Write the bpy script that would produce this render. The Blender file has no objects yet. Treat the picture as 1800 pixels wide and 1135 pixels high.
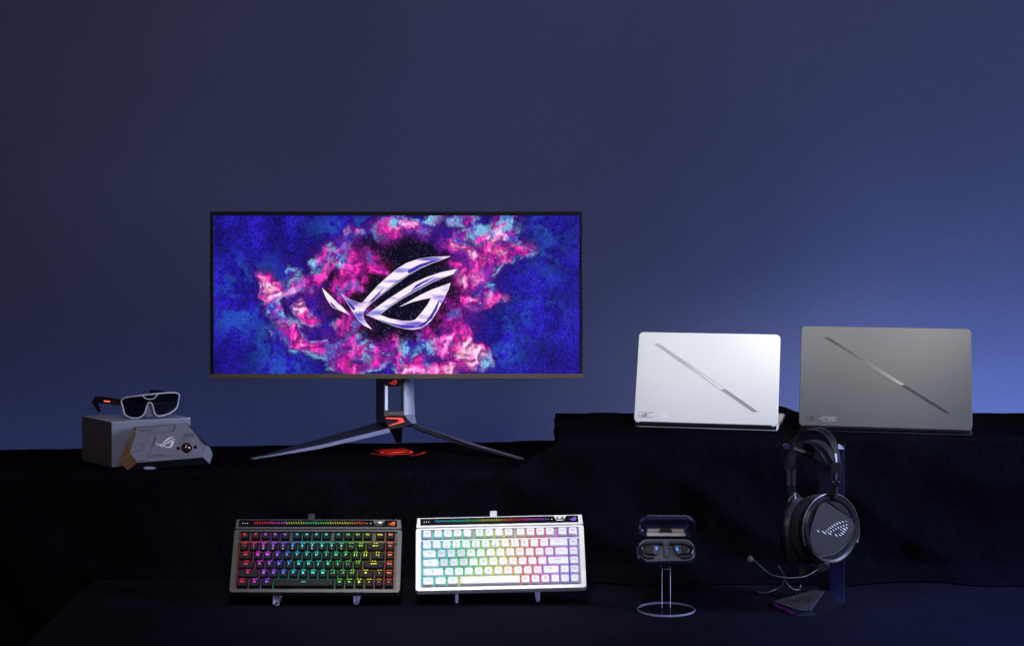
import bpy, bmesh, math, random
import numpy as np
from mathutils import Vector, Matrix, noise
from mathutils.geometry import tessellate_polygon
random.seed(7); rng = np.random.default_rng(5)
R = math.radians
scene = bpy.context.scene
C = scene.collection

# ------------------------------------------------------------------ camera
F = 3200.0; CU = 900.0; CV = 320.0; CZ = 0.82      # focal length and principal point in photo pixels, eye height
cam = bpy.data.cameras.new('camera'); cam_o = bpy.data.objects.new('camera', cam); C.objects.link(cam_o)
cam.sensor_width = 36; cam.lens = 36 * F / 1800; cam.shift_y = -(567.5 - CV) / 1800
cam.clip_start = .05; cam.clip_end = 60
cam_o.location = (0, 0, CZ); cam_o.rotation_euler = (R(90), 0, 0)
scene.camera = cam_o
# ------------------------------------------------------------------ world + exposure
w = bpy.data.worlds.new('World'); scene.world = w; w.use_nodes = True
w.node_tree.nodes['Background'].inputs[0].default_value = (.30, .36, .75, 1)
w.node_tree.nodes['Background'].inputs[1].default_value = .035
scene.view_settings.view_transform = 'Standard'; scene.view_settings.look = 'None'
scene.view_settings.exposure = 0; scene.view_settings.gamma = 1
scene.render.engine = 'CYCLES'
cy = scene.cycles
cy.use_denoising = True
cy.max_bounces = 8; cy.transparent_max_bounces = 12; cy.sample_clamp_indirect = 4
cy.caustics_reflective = False; cy.caustics_refractive = False
# ------------------------------------------------------------------ lamps
def aim(o, target):
    o.rotation_euler = (Vector(target) - o.location).to_track_quat('-Z', 'Y').to_euler()
def area(name, loc, target, sx, sy, power, col, spread=180):
    l = bpy.data.lights.new(name, 'AREA'); l.shape = 'RECTANGLE'; l.size = sx; l.size_y = sy
    l.energy = power; l.color = col; l.spread = R(spread)
    o = bpy.data.objects.new(name, l); C.objects.link(o); o.location = loc; aim(o, target); return o
def spot(name, loc, target, half, power, col, radius=.08, blend=1.0):
    l = bpy.data.lights.new(name, 'SPOT'); l.spot_size = R(half * 2); l.spot_blend = blend
    l.energy = power; l.color = col; l.shadow_soft_size = radius
    o = bpy.data.objects.new(name, l); C.objects.link(o); o.location = loc; aim(o, target); return o
area('fill_softbox', (.1, .6, 2.3), (.0, 4.0, .2), 1.6, 1.0, 30, (.86, .87, 1))
spot('keyboard_spot', (-.15, 1.9, 1.75), (-.17, 3.55, .10), 13.5, 116, (1, .98, .96))
spot('laptop_spot', (.44, 3.05, 1.38), (.43, 3.92, .62), 15.5, 36, (1, .985, .91), .08)
spot('laptop_spot', (.80, 3.03, 1.40), (.80, 3.90, .63), 16.5, 70, (1, .98, .90), .08)
area('upper_wall_wash', (.2, 2.9, 2.9), (.1, 4.62, 1.75), 2.2, .3, 9, (.86, .87, 1), 110)
area('wall_strip', (1.62, 4.27, .12), (1.62, 4.62, .36), 1.8, .06, 18, (.36, .54, .98))
area('wall_strip_low', (-.6, 4.32, .02), (-.6, 4.62, .30), 1.9, .06, 2.4, (.26, .46, 1))
spot('wall_glow', (2.3, 2.5, .9), (1.35, 4.62, .85), 52, 85, (.46, .60, 1), .3)
area('right_strip', (1.8, 2.9, 1.0), (.0, 3.85, .05), .3, .8, 4.5, (.68, .74, 1), 60)
spot('table_glow', (1.5, 2.7, 1.5), (1.1, 3.2, 0), 24, 300, (.12, .20, .9), .15)
area('front_low', (-.1, 1.2, .30), (-.1, 3.5, -.12), .6, .15, .6, (.62, .66, 1), 30)
area('warm_left', (-1.9, 3.3, .25), (-.8, 3.8, .25), .3, .3, 1.3, (1, .55, .22))

# ------------------------------------------------------------------ materials
def lin(r, g, b):
    f = lambda c: (c / 255 / 12.92) if c / 255 <= .04045 else ((c / 255 + .055) / 1.055) ** 2.4
    return (f(r), f(g), f(b))
def mat(name, col, rough=.5, metal=0, spec=.5, emis=None, es=1, bump=None, trans=0, ior=1.45, coat=0, var=None, fine=None):
    m = bpy.data.materials.new(name); m.use_nodes = True
    nt = m.node_tree; p = nt.nodes['Principled BSDF']; p.inputs['Base Color'].default_value = (*col, 1)
    p.inputs['Roughness'].default_value = rough; p.inputs['Metallic'].default_value = metal
    p.inputs['Specular IOR Level'].default_value = spec; p.inputs['IOR'].default_value = ior
    p.inputs['Transmission Weight'].default_value = trans; p.inputs['Coat Weight'].default_value = coat
    if emis:
        p.inputs['Emission Color'].default_value = (*emis, 1); p.inputs['Emission Strength'].default_value = es
    tc = nt.nodes.new('ShaderNodeTexCoord')
    if bump:
        sc, st, di = bump
        n = nt.nodes.new('ShaderNodeTexNoise'); n.inputs['Scale'].default_value = sc; n.inputs['Detail'].default_value = 4
        b = nt.nodes.new('ShaderNodeBump'); b.inputs['Strength'].default_value = st; b.inputs['Distance'].default_value = di
        nt.links.new(tc.outputs['Object'], n.inputs['Vector']); nt.links.new(n.outputs['Fac'], b.inputs['Height'])
        nt.links.new(b.outputs['Normal'], p.inputs['Normal'])
    sc, lo, hi = var or (60, .93, 1.07)
    n = nt.nodes.new('ShaderNodeTexNoise'); n.inputs['Scale'].default_value = sc; n.inputs['Detail'].default_value = 5
    mr = nt.nodes.new('ShaderNodeMapRange'); mr.inputs[3].default_value = lo; mr.inputs[4].default_value = hi
    mr.inputs[1].default_value = .3; mr.inputs[2].default_value = .7
    mx = nt.nodes.new('ShaderNodeVectorMath'); mx.operation = 'SCALE'; mx.inputs[0].default_value = col
    nt.links.new(tc.outputs['Object'], n.inputs['Vector']); nt.links.new(n.outputs['Fac'], mr.inputs[0])
    if fine:
        n2 = nt.nodes.new('ShaderNodeTexNoise'); n2.inputs['Scale'].default_value = fine[0]; n2.inputs['Detail'].default_value = 2
        m2 = nt.nodes.new('ShaderNodeMapRange'); m2.inputs[1].default_value = .35; m2.inputs[2].default_value = .65; m2.inputs[3].default_value = fine[1]; m2.inputs[4].default_value = fine[2]
        mm_ = nt.nodes.new('ShaderNodeMath'); mm_.operation = 'MULTIPLY'
        nt.links.new(tc.outputs['Object'], n2.inputs['Vector']); nt.links.new(n2.outputs['Fac'], m2.inputs[0]); nt.links.new(m2.outputs[0], mm_.inputs[0]); nt.links.new(mr.outputs[0], mm_.inputs[1])
        nt.links.new(mm_.outputs[0], mx.inputs['Scale'])
    else: nt.links.new(mr.outputs[0], mx.inputs['Scale'])
    nt.links.new(mx.outputs[0], p.inputs['Base Color'])
    return m
def attr_emit(name, strength=1):
    m = bpy.data.materials.new(name); m.use_nodes = True; nt = m.node_tree
    p = nt.nodes['Principled BSDF']; p.inputs['Base Color'].default_value = (.004, .004, .004, 1); p.inputs['Roughness'].default_value = .6; p.inputs['Specular IOR Level'].default_value = .1
    a = nt.nodes.new('ShaderNodeAttribute'); a.attribute_name = 'glow'
    nt.links.new(a.outputs['Color'], p.inputs['Emission Color']); p.inputs['Emission Strength'].default_value = strength
    return m
def attr_col(name, rough=.3, metal=.8):
    m = bpy.data.materials.new(name); m.use_nodes = True; nt = m.node_tree
    p = nt.nodes['Principled BSDF']; p.inputs['Roughness'].default_value = rough; p.inputs['Metallic'].default_value = metal; p.inputs['Specular IOR Level'].default_value = .1
    a = nt.nodes.new('ShaderNodeAttribute'); a.attribute_name = 'glow'
    nt.links.new(a.outputs['Color'], p.inputs['Base Color'])
    return m
M = {}
M['wall'] = mat('wall_paint', (.060, .064, .122), .9, spec=.12, bump=(300, .35, .002), var=(1.7, .92, 1.08), fine=(260, .92, 1.08))
M['cloth'] = mat('black_velvet', (.0034, .0034, .0056), .95, spec=.0, bump=(24, .3, .004), var=(5, .8, 1.2), fine=(240, .6, 1.4))
M['lit_cloth'] = mat('black_velvet_lit', (.0075, .0078, .0125), .95, spec=.0, bump=(60, .3, .003), var=(5, .85, 1.15), fine=(240, .65, 1.35))  # same black cloth, light from above put into a higher albedo
M['black'] = mat('black_plastic', (.008, .008, .010), .45, spec=.4)
M['gloss'] = mat('black_gloss', (.004, .004, .006), .12, spec=.5)
M['darkgrey'] = mat('dark_grey_plastic', (.022, .022, .026), .5)
def clear():
    m = bpy.data.materials.new('acrylic'); m.use_nodes = True; nt = m.node_tree; nt.nodes.remove(nt.nodes['Principled BSDF']); out = nt.nodes['Material Output']
    t = nt.nodes.new('ShaderNodeBsdfTransparent'); t.inputs[0].default_value = (.93, .94, .97, 1); g = nt.nodes.new('ShaderNodeBsdfGlossy'); g.inputs['Roughness'].default_value = .06
    f = nt.nodes.new('ShaderNodeFresnel'); f.inputs[0].default_value = 1.45; x = nt.nodes.new('ShaderNodeMixShader')
    ge = nt.nodes.new('ShaderNodeNewGeometry'); iv = nt.nodes.new('ShaderNodeMath'); iv.operation = 'SUBTRACT'; iv.inputs[0].default_value = 1; ml_ = nt.nodes.new('ShaderNodeMath'); ml_.operation = 'MULTIPLY'
    nt.links.new(ge.outputs['Backfacing'], iv.inputs[1]); nt.links.new(f.outputs[0], ml_.inputs[0]); nt.links.new(iv.outputs[0], ml_.inputs[1]); nt.links.new(ml_.outputs[0], x.inputs[0]); nt.links.new(t.outputs[0], x.inputs[1]); nt.links.new(g.outputs[0], x.inputs[2]); nt.links.new(x.outputs[0], out.inputs[0]); return m
M['acrylic'] = clear()
M['edge'] = mat('acrylic_edge', (.55, .58, .85), .28, spec=.9)
M['cord'] = mat('cord_rubber', (.10, .10, .13), .35, spec=.7)

# ------------------------------------------------------------------ helpers
INV = {}
def px(u, v, D): return Vector(((u - CU) * D / F, D, CZ - (v - CV) * D / F))
def pz(u, v, z): return px(u, v, (CZ - z) * F / (v - CV))
class Plane:                                          # a plane in the scene; hit() finds where a sight line meets it
    def __init__(s, o, n): s.o = Vector(o); s.n = Vector(n).normalized()
    def hit(s, u, v, off=0):
        d = px(u, v, 1) - Vector((0, 0, CZ)); o = s.o + s.n * off
        t = (o - Vector((0, 0, CZ))).dot(s.n) / d.dot(s.n)
        return Vector((0, 0, CZ)) + d * t
def tag(o, label=None, cat=None, group=None, kind=None):
    if label: o['label'] = label
    if cat: o['category'] = cat
    if group: o['group'] = group
    if kind: o['kind'] = kind
    return o
def thing(name, label, cat, m=None, group=None):
    m = m if isinstance(m, Matrix) else Matrix.Translation(Vector(m or (0, 0, 0)))
    o = bpy.data.objects.new(name, None); C.objects.link(o); o.empty_display_size = .02; o.matrix_world = m
    INV[o.name] = m.inverted()
    return tag(o, label, cat, group)
def make(name, vf, m, parent=None, world=False, smooth=35, cols=None, loc=None, mi=None, bevel=0, solid=0):
    verts, faces = vf
    verts = [Vector(v) for v in verts]
    if world and parent is not None:
        root = parent
        while root.parent: root = root.parent
        inv = INV[root.name]; verts = [inv @ v for v in verts]
    me = bpy.data.meshes.new(name); me.from_pydata(verts, [], faces)
    for k in (m if isinstance(m, (list, tuple)) else [m]): me.materials.append(k)
    if mi is not None: me.polygons.foreach_set('material_index', mi)
    bm = bmesh.new(); bm.from_mesh(me); bmesh.ops.recalc_face_normals(bm, faces=bm.faces) if cols is None else None
    bm.to_mesh(me); bm.free()
    if cols is not None:
        a = me.color_attributes.new('glow', 'FLOAT_COLOR', 'POINT')
        c = np.ones((len(verts), 4), np.float32); c[:, :3] = cols; a.data.foreach_set('color', c.ravel())
    if smooth:
        me.shade_smooth(); me.set_sharp_from_angle(angle=R(smooth))
        for p_ in me.polygons:
            if len(p_.vertices) > 8: p_.use_smooth = False
    o = bpy.data.objects.new(name, me); C.objects.link(o)
    if parent is not None: o.parent = parent
    if loc is not None: o.location = loc
    if bevel:
        b = o.modifiers.new('b', 'BEVEL'); b.width = bevel; b.segments = 2; b.limit_method = 'ANGLE'; b.angle_limit = R(40)
    if solid:
        s = o.modifiers.new('s', 'SOLIDIFY'); s.thickness = solid; s.offset = 0
    return o
def join(*vfs):
    V, Fc = [], []
    for v, f in vfs:
        n = len(V); V += [Vector(a) for a in v]; Fc += [tuple(i + n for i in q) for q in f]
    return V, Fc
def xf(vf, m): return [m @ Vector(v) for v in vf[0]], vf[1]
def mv(vf, x=0, y=0, z=0): return [Vector(v) + Vector((x, y, z)) for v in vf[0]], vf[1]
def box(x0, x1, y0, y1, z0, z1):
    v = [(x, y, z) for z in (z0, z1) for y in (y0, y1) for x in (x0, x1)]
    return v, [(0, 2, 3, 1), (4, 5, 7, 6), (0, 1, 5, 4), (2, 6, 7, 3), (0, 4, 6, 2), (1, 3, 7, 5)]
def hexa(b, t):                                       # two rings of equal length into a closed solid
    n = len(b)
    return list(b) + list(t), [tuple(range(n))[::-1], tuple(range(n, 2 * n))] + [(i, (i + 1) % n, n + (i + 1) % n, n + i) for i in range(n)]
def prism(poly, z0, z1): return hexa([(x, y, z0) for x, y in poly], [(x, y, z1) for x, y in poly])
def loft(rings, cap=True):
    n = len(rings[0]); V = [p for r in rings for p in r]; Fc = []
    for k in range(len(rings) - 1):
        for i in range(n):
            j = (i + 1) % n; Fc.append((k * n + i, k * n + j, (k + 1) * n + j, (k + 1) * n + i))
    if cap: Fc += [tuple(range(n))[::-1], tuple((len(rings) - 1) * n + i for i in range(n))]
    return V, Fc
def rrect(w, h, r, seg=6, cx=0, cy=0):
    P = []
    for sx, sy, a0 in ((1, -1, -90), (1, 1, 0), (-1, 1, 90), (-1, -1, 180)):
        for k in range(seg + 1):
            a = R(a0 + 90 * k / seg); P.append((cx + sx * (w / 2 - r) + r * math.cos(a), cy + sy * (h / 2 - r) + r * math.sin(a)))
    return P
def puck(poly, z0, z1, b, seg=3):                     # extruded outline with rounded upper and lower rims
    c = Vector((sum(p[0] for p in poly) / len(poly), sum(p[1] for p in poly) / len(poly))); rings = []
    def ring(off, z):
        out = []; n = len(poly)
        for i in range(n):
            a, p, q = Vector(poly[i - 1]), Vector(poly[i]), Vector(poly[(i + 1) % n])
            t = (q - a); t = t.normalized() if t.length > 1e-9 else Vector((1, 0)); nn = Vector((t.y, -t.x))
            p2 = p - nn * off; out.append((p2.x, p2.y, z))
        return out
    for k in range(seg + 1):
        a = R(90 * k / seg); rings.append(ring(b * (1 - math.sin(a)), z0 + b * (1 - math.cos(a))))
    for k in range(seg + 1):
        a = R(90 * k / seg); rings.append(ring(b * (1 - math.cos(a)), z1 - b * (1 - math.sin(a))))
    return loft(rings)
def spline(pts, n=8):
    pts = [Vector(p) for p in pts]; out = []
    for i in range(len(pts) - 1):
        p0 = pts[max(i - 1, 0)]; p1 = pts[i]; p2 = pts[i + 1]; p3 = pts[min(i + 2, len(pts) - 1)]
        for k in range(n):
            t = k / n
            out.append(.5 * ((2 * p1) + (-p0 + p2) * t + (2 * p0 - 5 * p1 + 4 * p2 - p3) * t * t + (-p0 + 3 * p1 - 3 * p2 + p3) * t ** 3))
    out.append(pts[-1]); return out
def tube(path, r, seg=8, closed=False, flat=1):
    path = [Vector(p) for p in path]; n = len(path); rings = []; ref = None
    for i, p in enumerate(path):
        if closed: t = path[(i + 1) % n] - path[i - 1]
        else: t = path[min(i + 1, n - 1)] - path[max(i - 1, 0)]
        t.normalize()
        if ref is None: ref = t.orthogonal().normalized()
        ref = (ref - t * ref.dot(t)).normalized(); b = t.cross(ref)
        rr = r(i / (n - 1)) if callable(r) else r
        rings.append([p + (ref * math.cos(a) + b * math.sin(a) * flat) * rr for a in (2 * math.pi * k / seg for k in range(seg))])
    if closed:
        rings.append(rings[0]); V, Fc = loft(rings, cap=False); return V, Fc
    return loft(rings)
def strip(path, wdir, width, th):                     # flat band swept along a path
    path = [Vector(p) for p in path]; n = len(path); rings = []
    for i, p in enumerate(path):
        t = (path[min(i + 1, n - 1)] - path[max(i - 1, 0)]).normalized()
        wd = wdir(i / (n - 1)) if callable(wdir) else Vector(wdir)
        wd = (wd - t * wd.dot(t)).normalized(); nn = t.cross(wd)
        ww = width(i / (n - 1)) if callable(width) else width
        rings.append([p + wd * ww / 2 + nn * th / 2, p + wd * ww / 2 - nn * th / 2, p - wd * ww / 2 - nn * th / 2, p - wd * ww / 2 + nn * th / 2])
    return loft(rings)
def lathe(prof, seg=48):                              # (radius, z)
    return loft([[(r * math.cos(2 * math.pi * k / seg), r * math.sin(2 * math.pi * k / seg), z) for k in range(seg)] for r, z in prof])
def plate(loops, z0, th, bevel=0):                    # filled outline with holes, extruded
    cu = bpy.data.curves.new('c', 'CURVE'); cu.dimensions = '2D'; cu.fill_mode = 'BOTH'
    cu.extrude = max(th / 2 - bevel, 1e-6); cu.bevel_depth = bevel; cu.offset = -bevel; cu.bevel_resolution = 1
    for lp in loops:
        s = cu.splines.new('POLY'); s.points.add(len(lp) - 1)
        for p, q in zip(s.points, lp): p.co = (q[0], q[1], 0, 1)
        s.use_cyclic_u = True
    o = bpy.data.objects.new('c', cu); me = o.to_mesh()
    V = [v.co + Vector((0, 0, z0 + th / 2)) for v in me.vertices]; Fc = [tuple(p.vertices) for p in me.polygons]
    o.to_mesh_clear(); bpy.data.objects.remove(o); bpy.data.curves.remove(cu)
    return V, Fc
TXT = {}
def text(s, size=1.0, sx=1.0):
    if s not in TXT:
        cu = bpy.data.curves.new('t', 'FONT'); cu.body = s; cu.size = 1; cu.align_x = 'CENTER'; cu.align_y = 'CENTER'; cu.resolution_u = 2; cu.offset = .032
        o = bpy.data.objects.new('t', cu); me = o.to_mesh()
        TXT[s] = ([v.co.copy() for v in me.vertices], [tuple(p.vertices) for p in me.polygons])
        o.to_mesh_clear(); bpy.data.objects.remove(o); bpy.data.curves.remove(cu)
    V, Fc = TXT[s]
    return [Vector((v.x * size * sx, v.y * size, 0)) for v in V], Fc
# the eye emblem, outlines in a 1800-wide frame, y down
EM = [[(110,510),(180,575),(270,665),(360,745),(430,822),(330,775),(235,735),(195,685),(150,610)],
      [(330,575),(400,625),(470,660),(550,685),(580,680),(640,610),(760,480),(880,370),(1000,275),(1100,215),(1250,165),(1400,145),(1610,137),(1500,180),(1400,215),(1250,280),(1120,355),(1000,440),(850,550),(700,670),(620,745),(585,800),(590,850),(620,910),(690,990),(600,945),(540,890),(490,820),(440,740),(390,660)],
      [(630,822),(740,740),(880,640),(1050,530),(1200,440),(1350,375),(1500,325),(1685,288),(1640,345),(1540,380),(1400,440),(1200,545),(1050,630),(900,730),(780,820),(900,865),(1050,893),(1150,895),(1200,880),(1270,800),(1340,710),(1390,620),(1280,640),(1150,675),(1020,725),(1130,665),(1260,590),(1400,525),(1500,490),(1612,450),(1590,520),(1530,640),(1460,770),(1400,870),(1340,930),(1260,980),(1180,993),(1080,985),(950,950),(800,895),(700,850)]]
def emblem(width, rot=0, cx=0, cy=0, th=0):
    k = width / 1575; c, s = math.cos(rot), math.sin(rot); out = []
    for lp in EM:
        q = [((x - 897) * k, -(y - 565) * k) for x, y in lp]
        out.append([(cx + a * c - b * s, cy + a * s + b * c) for a, b in q])
    if th: return join(*[plate([lp], 0, th) for lp in out])
    V, Fc = [], []
    for lp in out:
        n = len(V); V += [Vector((x, y, 0)) for x, y in lp]
        Fc += [tuple(n + i for i in t) for t in tessellate_polygon([[Vector((x, y, 0)) for x, y in lp]])]
    return V, Fc
def inside(poly, x, y):
    c = False; n = len(poly)
    for i in range(n):
        x1, y1 = poly[i][:2]; x2, y2 = poly[i - 1][:2]
        if (y1 > y) != (y2 > y) and x < (x2 - x1) * (y - y1) / (y2 - y1) + x1: c = not c
    return c
def onpl(pl, vf, off=0):                              # flat drawing given in photo pixels laid on a plane of the scene
    return [pl.hit(v[0], v[1], off) for v in vf[0]], vf[1]
def flat(poly):
    return [(x, y, 0) for x, y in poly], [tuple(t) for t in tessellate_polygon([[Vector((x, y, 0)) for x, y in poly]])]
def line(p, q, wd):
    p, q = Vector(p), Vector(q); t = (q - p).normalized(); n = Vector((-t.y, t.x)) * wd / 2
    return [(*(p + n), 0), (*(q + n), 0), (*(q - n), 0), (*(p - n), 0)], [(0, 1, 2, 3)]
def polyline(pts, wd): return join(*[line(a, b, wd) for a, b in zip(pts, pts[1:])])
def basis(o, X, Y):
    X = Vector(X).normalized(); Y = Vector(Y); Y = (Y - X * Y.dot(X)).normalized(); Z = X.cross(Y)
    m = Matrix((X, Y, Z)).transposed().to_4x4(); m.translation = o; return m

# ------------------------------------------------------------------ setting: wall, ground, draped risers and table
def sheet(n1, n2, f):
    V = [f(i / n1, j / n2) for j in range(n2 + 1) for i in range(n1 + 1)]
    Fc = [(j * (n1 + 1) + i, j * (n1 + 1) + i + 1, (j + 1) * (n1 + 1) + i + 1, (j + 1) * (n1 + 1) + i) for j in range(n2) for i in range(n1)]
    return V, Fc
tag(make('wall', sheet(4, 4, lambda a, b: (-6 + 12 * a, 4.62, -.8 + 5 * b)), M['wall']), kind='structure')
tag(make('ground', sheet(2, 2, lambda a, b: (-6 + 12 * a, -2 + 6.62 * b, -.78)), mat('dark_carpet', (.008, .008, .012), .95, bump=(80, .4, .01))), kind='structure')
def fb(x, y, z=0, o=4): return noise.fractal(Vector((x, y, z)), .9, 2.1, o, noise_basis='PERLIN_ORIGINAL')
def rdg(t): t = t - math.floor(t); return abs(2 * t - 1) ** 1.6
def profile(pts, s):
    L = [(Vector(b) - Vector(a)).length for a, b in zip(pts, pts[1:])]; t = s * sum(L)
    for (a, b), l in zip(zip(pts, pts[1:]), L):
        if t <= l: return Vector(a).lerp(Vector(b), t / l)
        t -= l
    return Vector(pts[-1])
def mid_cloth(a, b):
    x = -1.9 + 3.9 * a
    yb = 4.06 + .13 * (x + 1.1) / 1.1 if x > -1.1 else 4.06
    yb = min(yb, 4.24) + .004 * fb(x * 6, 1)
    yf = 3.775 + .012 * fb(x * 2.5, 7) - .02 * max(0, min(1, (-x - .5) / .2)); h = .225; low = -.76
    lip = .012
    p = profile([(yb + .02, -.5), (yb + .008, h - .02), (yb, h), (yf + lip, h), (yf + .003, h - .004), (yf, h - lip), (yf + .02, low)], b)
    f = max(0, min(1, (h - p.y) / .12)) if p.x < 3.9 else 0
    y = p.x + f * (.016 * fb(x * 5 + p.y * 2.2, p.y * 1.2, 3) + .020 * rdg(x * 2.6 + p.y * 3.1 + .5 * fb(x * 2, 0)) + .007 * rdg(x * 5.3 - p.y * 4.2 + fb(x * 1.3, 5)))
    if p.y < .1 and x > -.88 and p.x < 3.9: y -= (.03 + .02 * fb(x * 4, 3)) * math.exp(-max(p.y, 0) / .014) * (1 if p.y > -.01 else 0)
    z = p.y + (.0016 * fb(x * 9, p.x * 14, 2) if p.y > h - .003 else 0)
    return (x, y, z)
tag(make('riser_cloth', sheet(340, 120, mid_cloth), M['cloth'], smooth=60), 'black cloth over the long low riser under the monitor', 'cloth')
def top_cloth(a, b):
    h = .296
    x = .098 + 1.9 * a
    yb = 4.135 + .03 * fb(x * 3.1, 4) * (1 if x > .2 else x / .2 if x > 0 else 0)
    yf = 3.765 + .008 * fb(x * 3, 9)
    p = profile([(yb + .02, -.2), (yb + .008, h - .02), (yb, h), (yf + .012, h), (yf + .003, h - .004), (yf, h - .012), (yf - .004, .035), (yf - .05 - .02 * fb(x * 4, 8), .003)], b)
    front = p.x < 3.9
    dz = max(0, h - p.y)
    f = min(1, dz / .1) if front else 0
    if front: x = x - min(max(0, dz - .012), .16) * 1.7 * (1 - a) ** 4                # the corner flares to the left
    y = p.x + f * (.014 * fb(x * 6 + p.y * 3, p.y, 13) - .022 * rdg(x * 2.9 + p.y * 5.2 + .4 * fb(x * 2, 2)) - .007 * rdg(x * 5.1 - p.y * 3.0 + fb(x * 1.7, 8)))
    bump = .018 * math.exp(-((x - .605) / .035) ** 2 - ((p.x - 4.12) / .05) ** 2) if p.y > h - .003 else 0
    z = p.y + (.0016 * fb(x * 8, p.x * 13, 5) + bump if p.y > h - .003 else 0)
    return (x, min(y, 3.772 + .02 * f) if front and f > .1 else y, z)
tc_ = make('upper_riser_cloth', join(sheet(240, 110, top_cloth),
      sheet(20, 10, lambda a, b: (.097 + .004 * fb(a * 5, b * 3), 3.78 + .355 * a, .29 - .072 * b))), M['cloth'], smooth=60)
tag(tc_, 'black cloth over the tall riser under the two laptops', 'cloth')
def tab(a, b):
    x = -.862 + 3.0 * a
    p = profile([(3.86, 0), (2.5, 0), (2.48, -.01), (2.47, -.7)], b)
    return (x, p.x, p.y + .0012 * fb(x * 5, p.x * 9, 1))
def tabside(a, b): return (-.862 - .010 * b - .012 * b * math.sin(a * 40), 3.80 - 1.3 * a, -.0 - .7 * b)
tag(make('table_cloth', join(sheet(160, 90, tab), sheet(120, 20, tabside)), M['lit_cloth'], smooth=60), 'black cloth spread over the front table below the keyboards', 'cloth')

# ------------------------------------------------------------------ monitor
mon = thing('monitor', 'wide black monitor glowing with a pink and blue particle cloud, on a three-legged stand', 'monitor', px(697, 795, 4.03) * 1 + Vector((0, 0, 0)))
Dm = 4.0; kx = Dm / F
def mp(u, v, off=0): p = px(u, v, Dm); return Vector((p.x, p.y - off, p.z))
M['bezel'] = mat('bezel', (.004, .004, .005), .35)
M['chin'] = mat('chin_metal', lin(112, 100, 80), .38, metal=.5, var=(14, .85, 1.15))
M['alu'] = mat('stand_metal', (.66, .68, .82), .36, metal=.6, bump=(700, .15, .0005))
M['standdark'] = mat('stand_dark', (.040, .038, .050), .38, metal=.5)
M['brown'] = mat('stand_bronze', (.15, .13, .11), .35, metal=.7)
def slab(u0, u1, v0, v1, D0, D1):
    a = px(u0, v0, D0); b = px(u1, v1, D0)
    return box(a.x, b.x, D0, D1, b.z, a.z)
make('housing', join(slab(371, 1022, 374, 663, 4.003, 4.022), slab(470, 925, 420, 630, 4.022, 4.05), slab(640, 752, 470, 640, 4.05, 4.07)), M['bezel'], mon, True, bevel=.003)
a = mp(369, 372); b = mp(1024, 657)
def fr(u0, u1, v0, v1): return slab(u0, u1, v0, v1, 3.9985, 4.012)
make('bezel', join(fr(369, 1024, 372, 379), fr(369, 375.5, 379, 657), fr(1018.5, 1024, 379, 657)), M['bezel'], mon, True, bevel=.0006)
make('chin', slab(369, 1024, 657, 665.5, 3.995, 4.014), M['chin'], mon, True, bevel=.0008)
# picture on the panel, painted into a fine grid
def vnoise(x, y, seed):
    g = np.random.default_rng(seed).random((256, 256)); xi = np.floor(x).astype(int); yi = np.floor(y).astype(int)
    fx = x - xi; fy = y - yi; fx = fx * fx * (3 - 2 * fx); fy = fy * fy * (3 - 2 * fy)
    A = g[yi % 256, xi % 256]; B = g[yi % 256, (xi + 1) % 256]; Cc = g[(yi + 1) % 256, xi % 256]; Dd = g[(yi + 1) % 256, (xi + 1) % 256]
    return (A * (1 - fx) + B * fx) * (1 - fy) + (Cc * (1 - fx) + Dd * fx) * fy
def nfb(x, y, s, o=5, g=.55):
    t = 0; a = 1; n = 0
    for k in range(o): t = t + a * vnoise(x, y, s + k); n += a; a *= g; x = x * 2.03 + 7.1; y = y * 2.03 + 3.7
    return t / n
NX, NY = 560, 242
U, Vv = np.meshgrid(np.linspace(375, 1019, NX), np.linspace(379, 657, NY))
blobs = [(462,487,12),(470,500,17),(485,508,15),(510,503,15),(535,495,15),(560,483,13),(582,470,12),(562,446,9),(580,441,9),(598,455,14),(618,462,13),(625,480,12),(618,500,10),(600,514,8),
 (655,462,14),(664,478,8),(480,530,11),(490,548,12),(500,568,12),(495,585,8),(520,590,12),(545,600,14),(568,606,18),(552,552,15),(535,540,10),(590,618,18),(600,640,16),(618,598,17),(606,560,10),(625,555,9),(630,645,14),(655,632,15),(670,612,10),(640,600,10),
 (690,604,12),(700,622,11),(715,636,14),(740,640,16),(765,648,14),(790,645,12),(812,640,10),(748,588,9),(758,603,11),(785,606,14),(812,612,17),(832,628,17),(846,640,10),(812,582,11),(785,562,12),(800,545,12),(782,530,9),(830,525,14),(858,518,13),(880,520,11),(893,528,7),(800,575,10),
 (800,472,10),(812,492,11),(838,478,15),(860,462,15),(885,450,14),(912,440,11),(924,440,8),(868,425,17),(885,400,14),(882,385,12),(898,415,10),(830,448,16),(812,432,10),(825,410,8),(850,400,8),(895,388,9),
 (688,410,10),(702,418,12),(722,402,12),(740,395,10),(752,410,8),(700,392,8),(770,384,9),(800,384,8),(820,384,8),(640,418,6),(615,418,6),(604,452,9),(530,580,10),(515,470,4)]
wx = (nfb(U / 60, Vv / 60, 11, 3) - .5) * 46 + (nfb(U / 22, Vv / 22, 15, 3) - .5) * 24 + (nfb(U / 7, Vv / 7, 21, 3) - .5) * 8
wy = (nfb(U / 60, Vv / 60, 31, 3) - .5) * 46 + (nfb(U / 22, Vv / 22, 35, 3) - .5) * 24 + (nfb(U / 7, Vv / 7, 41, 3) - .5) * 8
acc = np.zeros(U.shape)
for bx_, by_, br in blobs:
    acc += np.exp(-(np.hypot(U + wx - bx_, Vv + wy - by_) - br - .8) / 4.0)
d = -4.0 * np.log(acc + 1e-9)
ell = np.hypot((U - 700 + wx * .5) / 146, (Vv - 510 + wy * .5) / 106)
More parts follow.
